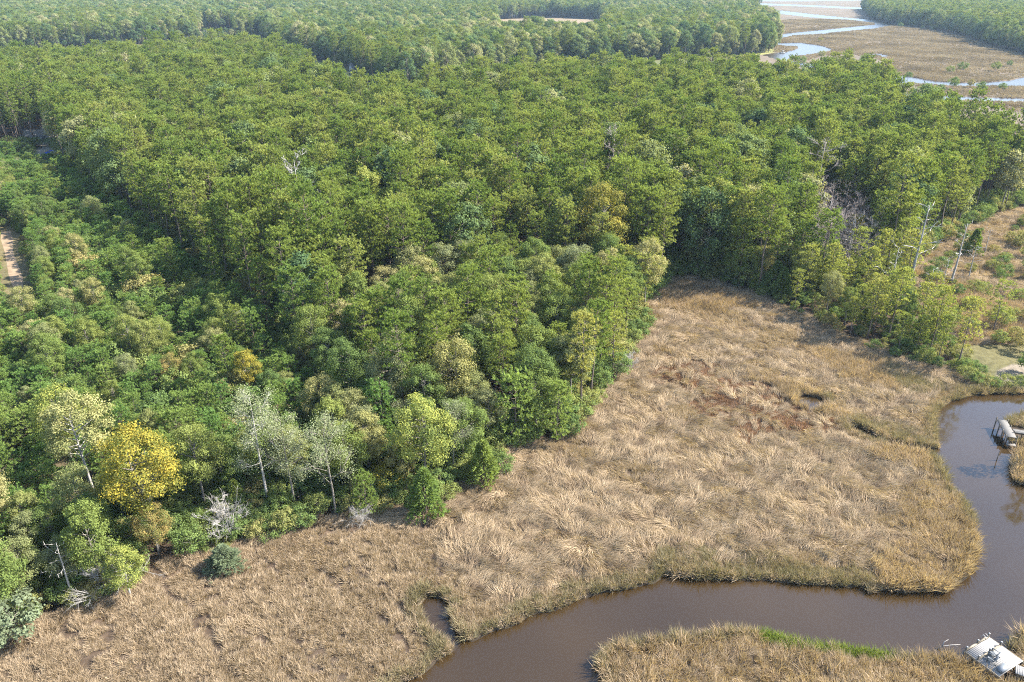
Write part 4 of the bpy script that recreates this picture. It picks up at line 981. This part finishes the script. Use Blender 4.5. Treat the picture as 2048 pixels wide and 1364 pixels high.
x, y = U(2046, 1272); link('white_pole', MB().tube([(x, y, -.8), (x, y, 1.2), (x + .03, y, 2.1)], [.05, .045, .03], 6).mesh('white_pole', M['white']), label='thin white pole at the reeds beside the pale deck', cat='pole')

# ------------------------------------------------------------------ houses, car, boat
M['siding'] = plain_mat('white_siding', (.22, .215, .205), (.26, .255, .245), 2, .7)
M['roof'] = plain_mat('grey_shingle_roof', (.10, .098, .095), (.14, .138, .135), 3, .85)
M['roof2'] = plain_mat('pale_metal_roof', (.17, .17, .17), (.21, .21, .21), 1, .45)
M['glass'] = plain_mat('window_glass', (.03, .035, .04), (.05, .055, .06), 1, .1)
def house(px, py, w, d, h, rz, roofm, label):
    x, y = U(px, py)
    e = link('house', None, loc=(x, y, 0), label=label, cat='house', group='houses in the woods'); e.rotation_euler = (0, 0, rz)
    mb = MB().box(-w / 2, w / 2, -d / 2, d / 2, -.1, h)
    rh = d * .28
    for s in (-1, 1):
        xx = s * (w / 2 - .02); mb.quad((xx, -d / 2, h), (xx, d / 2, h), (xx, .02, h + rh), (xx, -.02, h + rh))
    link('wall', mb.mesh('wall', M['siding']), e)
    rm = MB()
    for s in (-1, 1):
        a = [(-w / 2 - .35, s * (d / 2 + .4), h - .12), (w / 2 + .35, s * (d / 2 + .4), h - .12), (w / 2 + .35, 0, h + rh + .08), (-w / 2 - .35, 0, h + rh + .08)]
        b = [(p[0], p[1], p[2] + .16) for p in a]
        rm.quad(*a); rm.quad(*b)
        for i in range(4): rm.quad(a[i], a[(i + 1) % 4], b[(i + 1) % 4], b[i])
    r = link('roof', rm.mesh('roof', roofm), e); link('chimney', MB().box(w * .2, w * .2 + .7, -.35, .35, h + rh * .4, h + rh + 1.0).mesh('chimney', M['roof']), r)
    for s in (-1, 1):
        for i in range(3):
            xx = (-.34 + .3 * i) * w
            if s < 0 and i == 1:
                link('door', MB().box(xx - .5, xx + .5, s * d / 2 - .05, s * d / 2 + .02, .05, 2.1).mesh('door', M['dark']), e); continue
            wi = link('window', MB().box(xx - .6, xx + .6, s * d / 2 - .06, s * d / 2 + .06, 1.0, 2.3).mesh('window', M['white']), e)
            link('pane', MB().box(xx - .5, xx + .5, s * d / 2 - .075, s * d / 2 + .075, 1.1, 2.2).mesh('pane', M['glass']), wi)
house(80, 282, 9, 6, 2.6, .25, M['roof'], 'white house with pale roof behind the yard with the blue car')
house(92, 222, 12, 8, 3.2, 1.4, M['roof'], 'white house half hidden by pines at the end of the sandy lane')
house(418, 72, 10, 7, 3, .2, M['roof2'], 'white house on the clearing in front of the distant hazy wood')
house(452, 74, 9, 7, 3, 1.2, M['siding'], 'second white house on the clearing in front of the distant wood')
house(536, 46, 14, 8, 4, .1, M['roof2'], 'long pale building showing above the far tree tops')
house(716, 142, 10, 7, 3, .5, M['roof'], 'pale roofed house at the foot of the shady far trees')
M['blue'] = plain_mat('blue_car_paint', (.012, .06, .42), (.016, .07, .46), 1, .25)
M['tyre'] = plain_mat('tyre_rubber', (.02, .02, .02), (.035, .035, .035), 4, .9)
def car(px, py, rz):
    x, y = U(px, py)
    e = link('blue_car', None, loc=(x, y, .01), label='blue car parked in the sandy yard under the pines', cat='car'); e.rotation_euler = (0, 0, rz)
    prof = [(-2.2, .35), (-2.2, .85), (-1.5, .98), (-.9, 1.42), (.55, 1.45), (1.15, 1.02), (2.1, .88), (2.22, .6), (2.2, .35)]
    mb = MB(); n = len(prof)
    for (a, b) in zip(prof[:-1], prof[1:]):
        wa, wb = (.9 if a[1] < 1.1 else .68), (.9 if b[1] < 1.1 else .68)
        mb.quad((a[0], -wa, a[1]), (b[0], -wb, b[1]), (b[0], wb, b[1]), (a[0], wa, a[1]))
        for s in (-1, 1): mb.quad((a[0], s * wa, a[1]), (b[0], s * wb, b[1]), (b[0], s * .9, .35), (a[0], s * .9, .35))
    mb.quad((-2.2, -.9, .35), (2.2, -.9, .35), (2.2, .9, .35), (-2.2, .9, .35))
    link('body', mb.mesh('body', M['blue']), e)
    for nm, q in (('windscreen', ((.6, -.6, 1.46), (1.12, -.76, 1.08), (1.12, .76, 1.08), (.6, .6, 1.46))), ('rear_window', ((-.95, -.6, 1.43), (-1.42, -.76, 1.05), (-1.42, .76, 1.05), (-.95, .6, 1.43)))):
        link(nm, MB().quad(*[(p[0] + (.02 if nm == 'windscreen' else -.02), p[1], p[2] + .012) for p in q]).mesh(nm, M['glass']), e)
    for s in (-1, 1):
        link('side_window', MB().quad((-.85, s * .715, 1.38), (.5, s * .715, 1.4), (.95, s * .86, 1.03), (-1.2, s * .86, 1.03)).mesh('side_window', M['glass']), e)
        for xx in (-1.35, 1.35): link('wheel', MB().tube([(xx, s * .72, .32), (xx, s * .93, .32)], .32, 8).mesh('wheel', M['tyre']), e)
        link('headlight', MB().box(2.12, 2.24, s * .65 - .15, s * .65 + .15, .66, .8).mesh('headlight', M['white']), e)
car(105, 309, .15)
def boat(px, py):
    x, y = U(px, py)
    e = link('moored_boat', None, loc=(x, y, -.25), label='small white boat moored at the far river bend', cat='boat'); e.rotation_euler = (0, 0, .5)
    sec = [(-2.6, .9, .0), (-1, 1.05, .0), (1, .95, .05), (2.2, .5, .15), (2.9, .04, .3)]; mb = MB()
    for (a, b) in zip(sec[:-1], sec[1:]):
        for s in (-1, 1):
            mb.quad((a[0], 0, -.2 + a[2]), (b[0], 0, -.2 + b[2]), (b[0], s * b[1] * .8, .1 + b[2]), (a[0], s * a[1] * .8, .1 + a[2]))
            mb.quad((a[0], s * a[1] * .8, .1 + a[2]), (b[0], s * b[1] * .8, .1 + b[2]), (b[0], s * b[1], .75 + b[2]), (a[0], s * a[1], .75 + a[2]))
        mb.quad((a[0], -a[1], .6 + a[2]), (b[0], -b[1], .6 + b[2]), (b[0], b[1], .6 + b[2]), (a[0], a[1], .6 + a[2]))
    mb.quad((-2.6, -.9, .75), (-2.6, .9, .75), (-2.6, .72, .1), (-2.6, -.72, .1))
    link('hull', mb.mesh('hull', M['white']), e)
    link('console', MB().box(-.4, .3, -.35, .35, .6, 1.5).mesh('console', M['white']), e); link('canopy', MB().box(-1.1, .9, -.8, .8, 2.2, 2.28).mesh('canopy', M['white']), e)
    for sx in (-.9, .7):
        for s in (-.7, .7): link('canopy_post', MB().tube([(sx, s, .6), (sx, s, 2.2)], .04, 4).mesh('canopy_post', M['metal']), e)
    link('outboard_motor', MB().box(-3.0, -2.62, -.2, .2, .1, 1.1).mesh('outboard_motor', M['dark']), e)
boat(1565, 106)

# ------------------------------------------------------------------ air
def haze():
    m, t, N, L = newmat('haze')
    v = N.new('ShaderNodeVolumePrincipled'); v.inputs['Density'].default_value = .00006; v.inputs['Color'].default_value = (.58, .79, 1.0, 1)
    v.inputs['Anisotropy'].default_value = .1
    o = N.new('ShaderNodeOutputMaterial'); L(v.outputs[0], o.inputs['Volume'])
    m.cycles.volume_sampling = 'EQUIANGULAR'
    link('haze', MB().box(-12000, 12000, -300, 9800, -3.0, 64.0).mesh('haze', m), kind='stuff', label='thin pale haze hanging over the whole landscape', cat='haze')
haze()
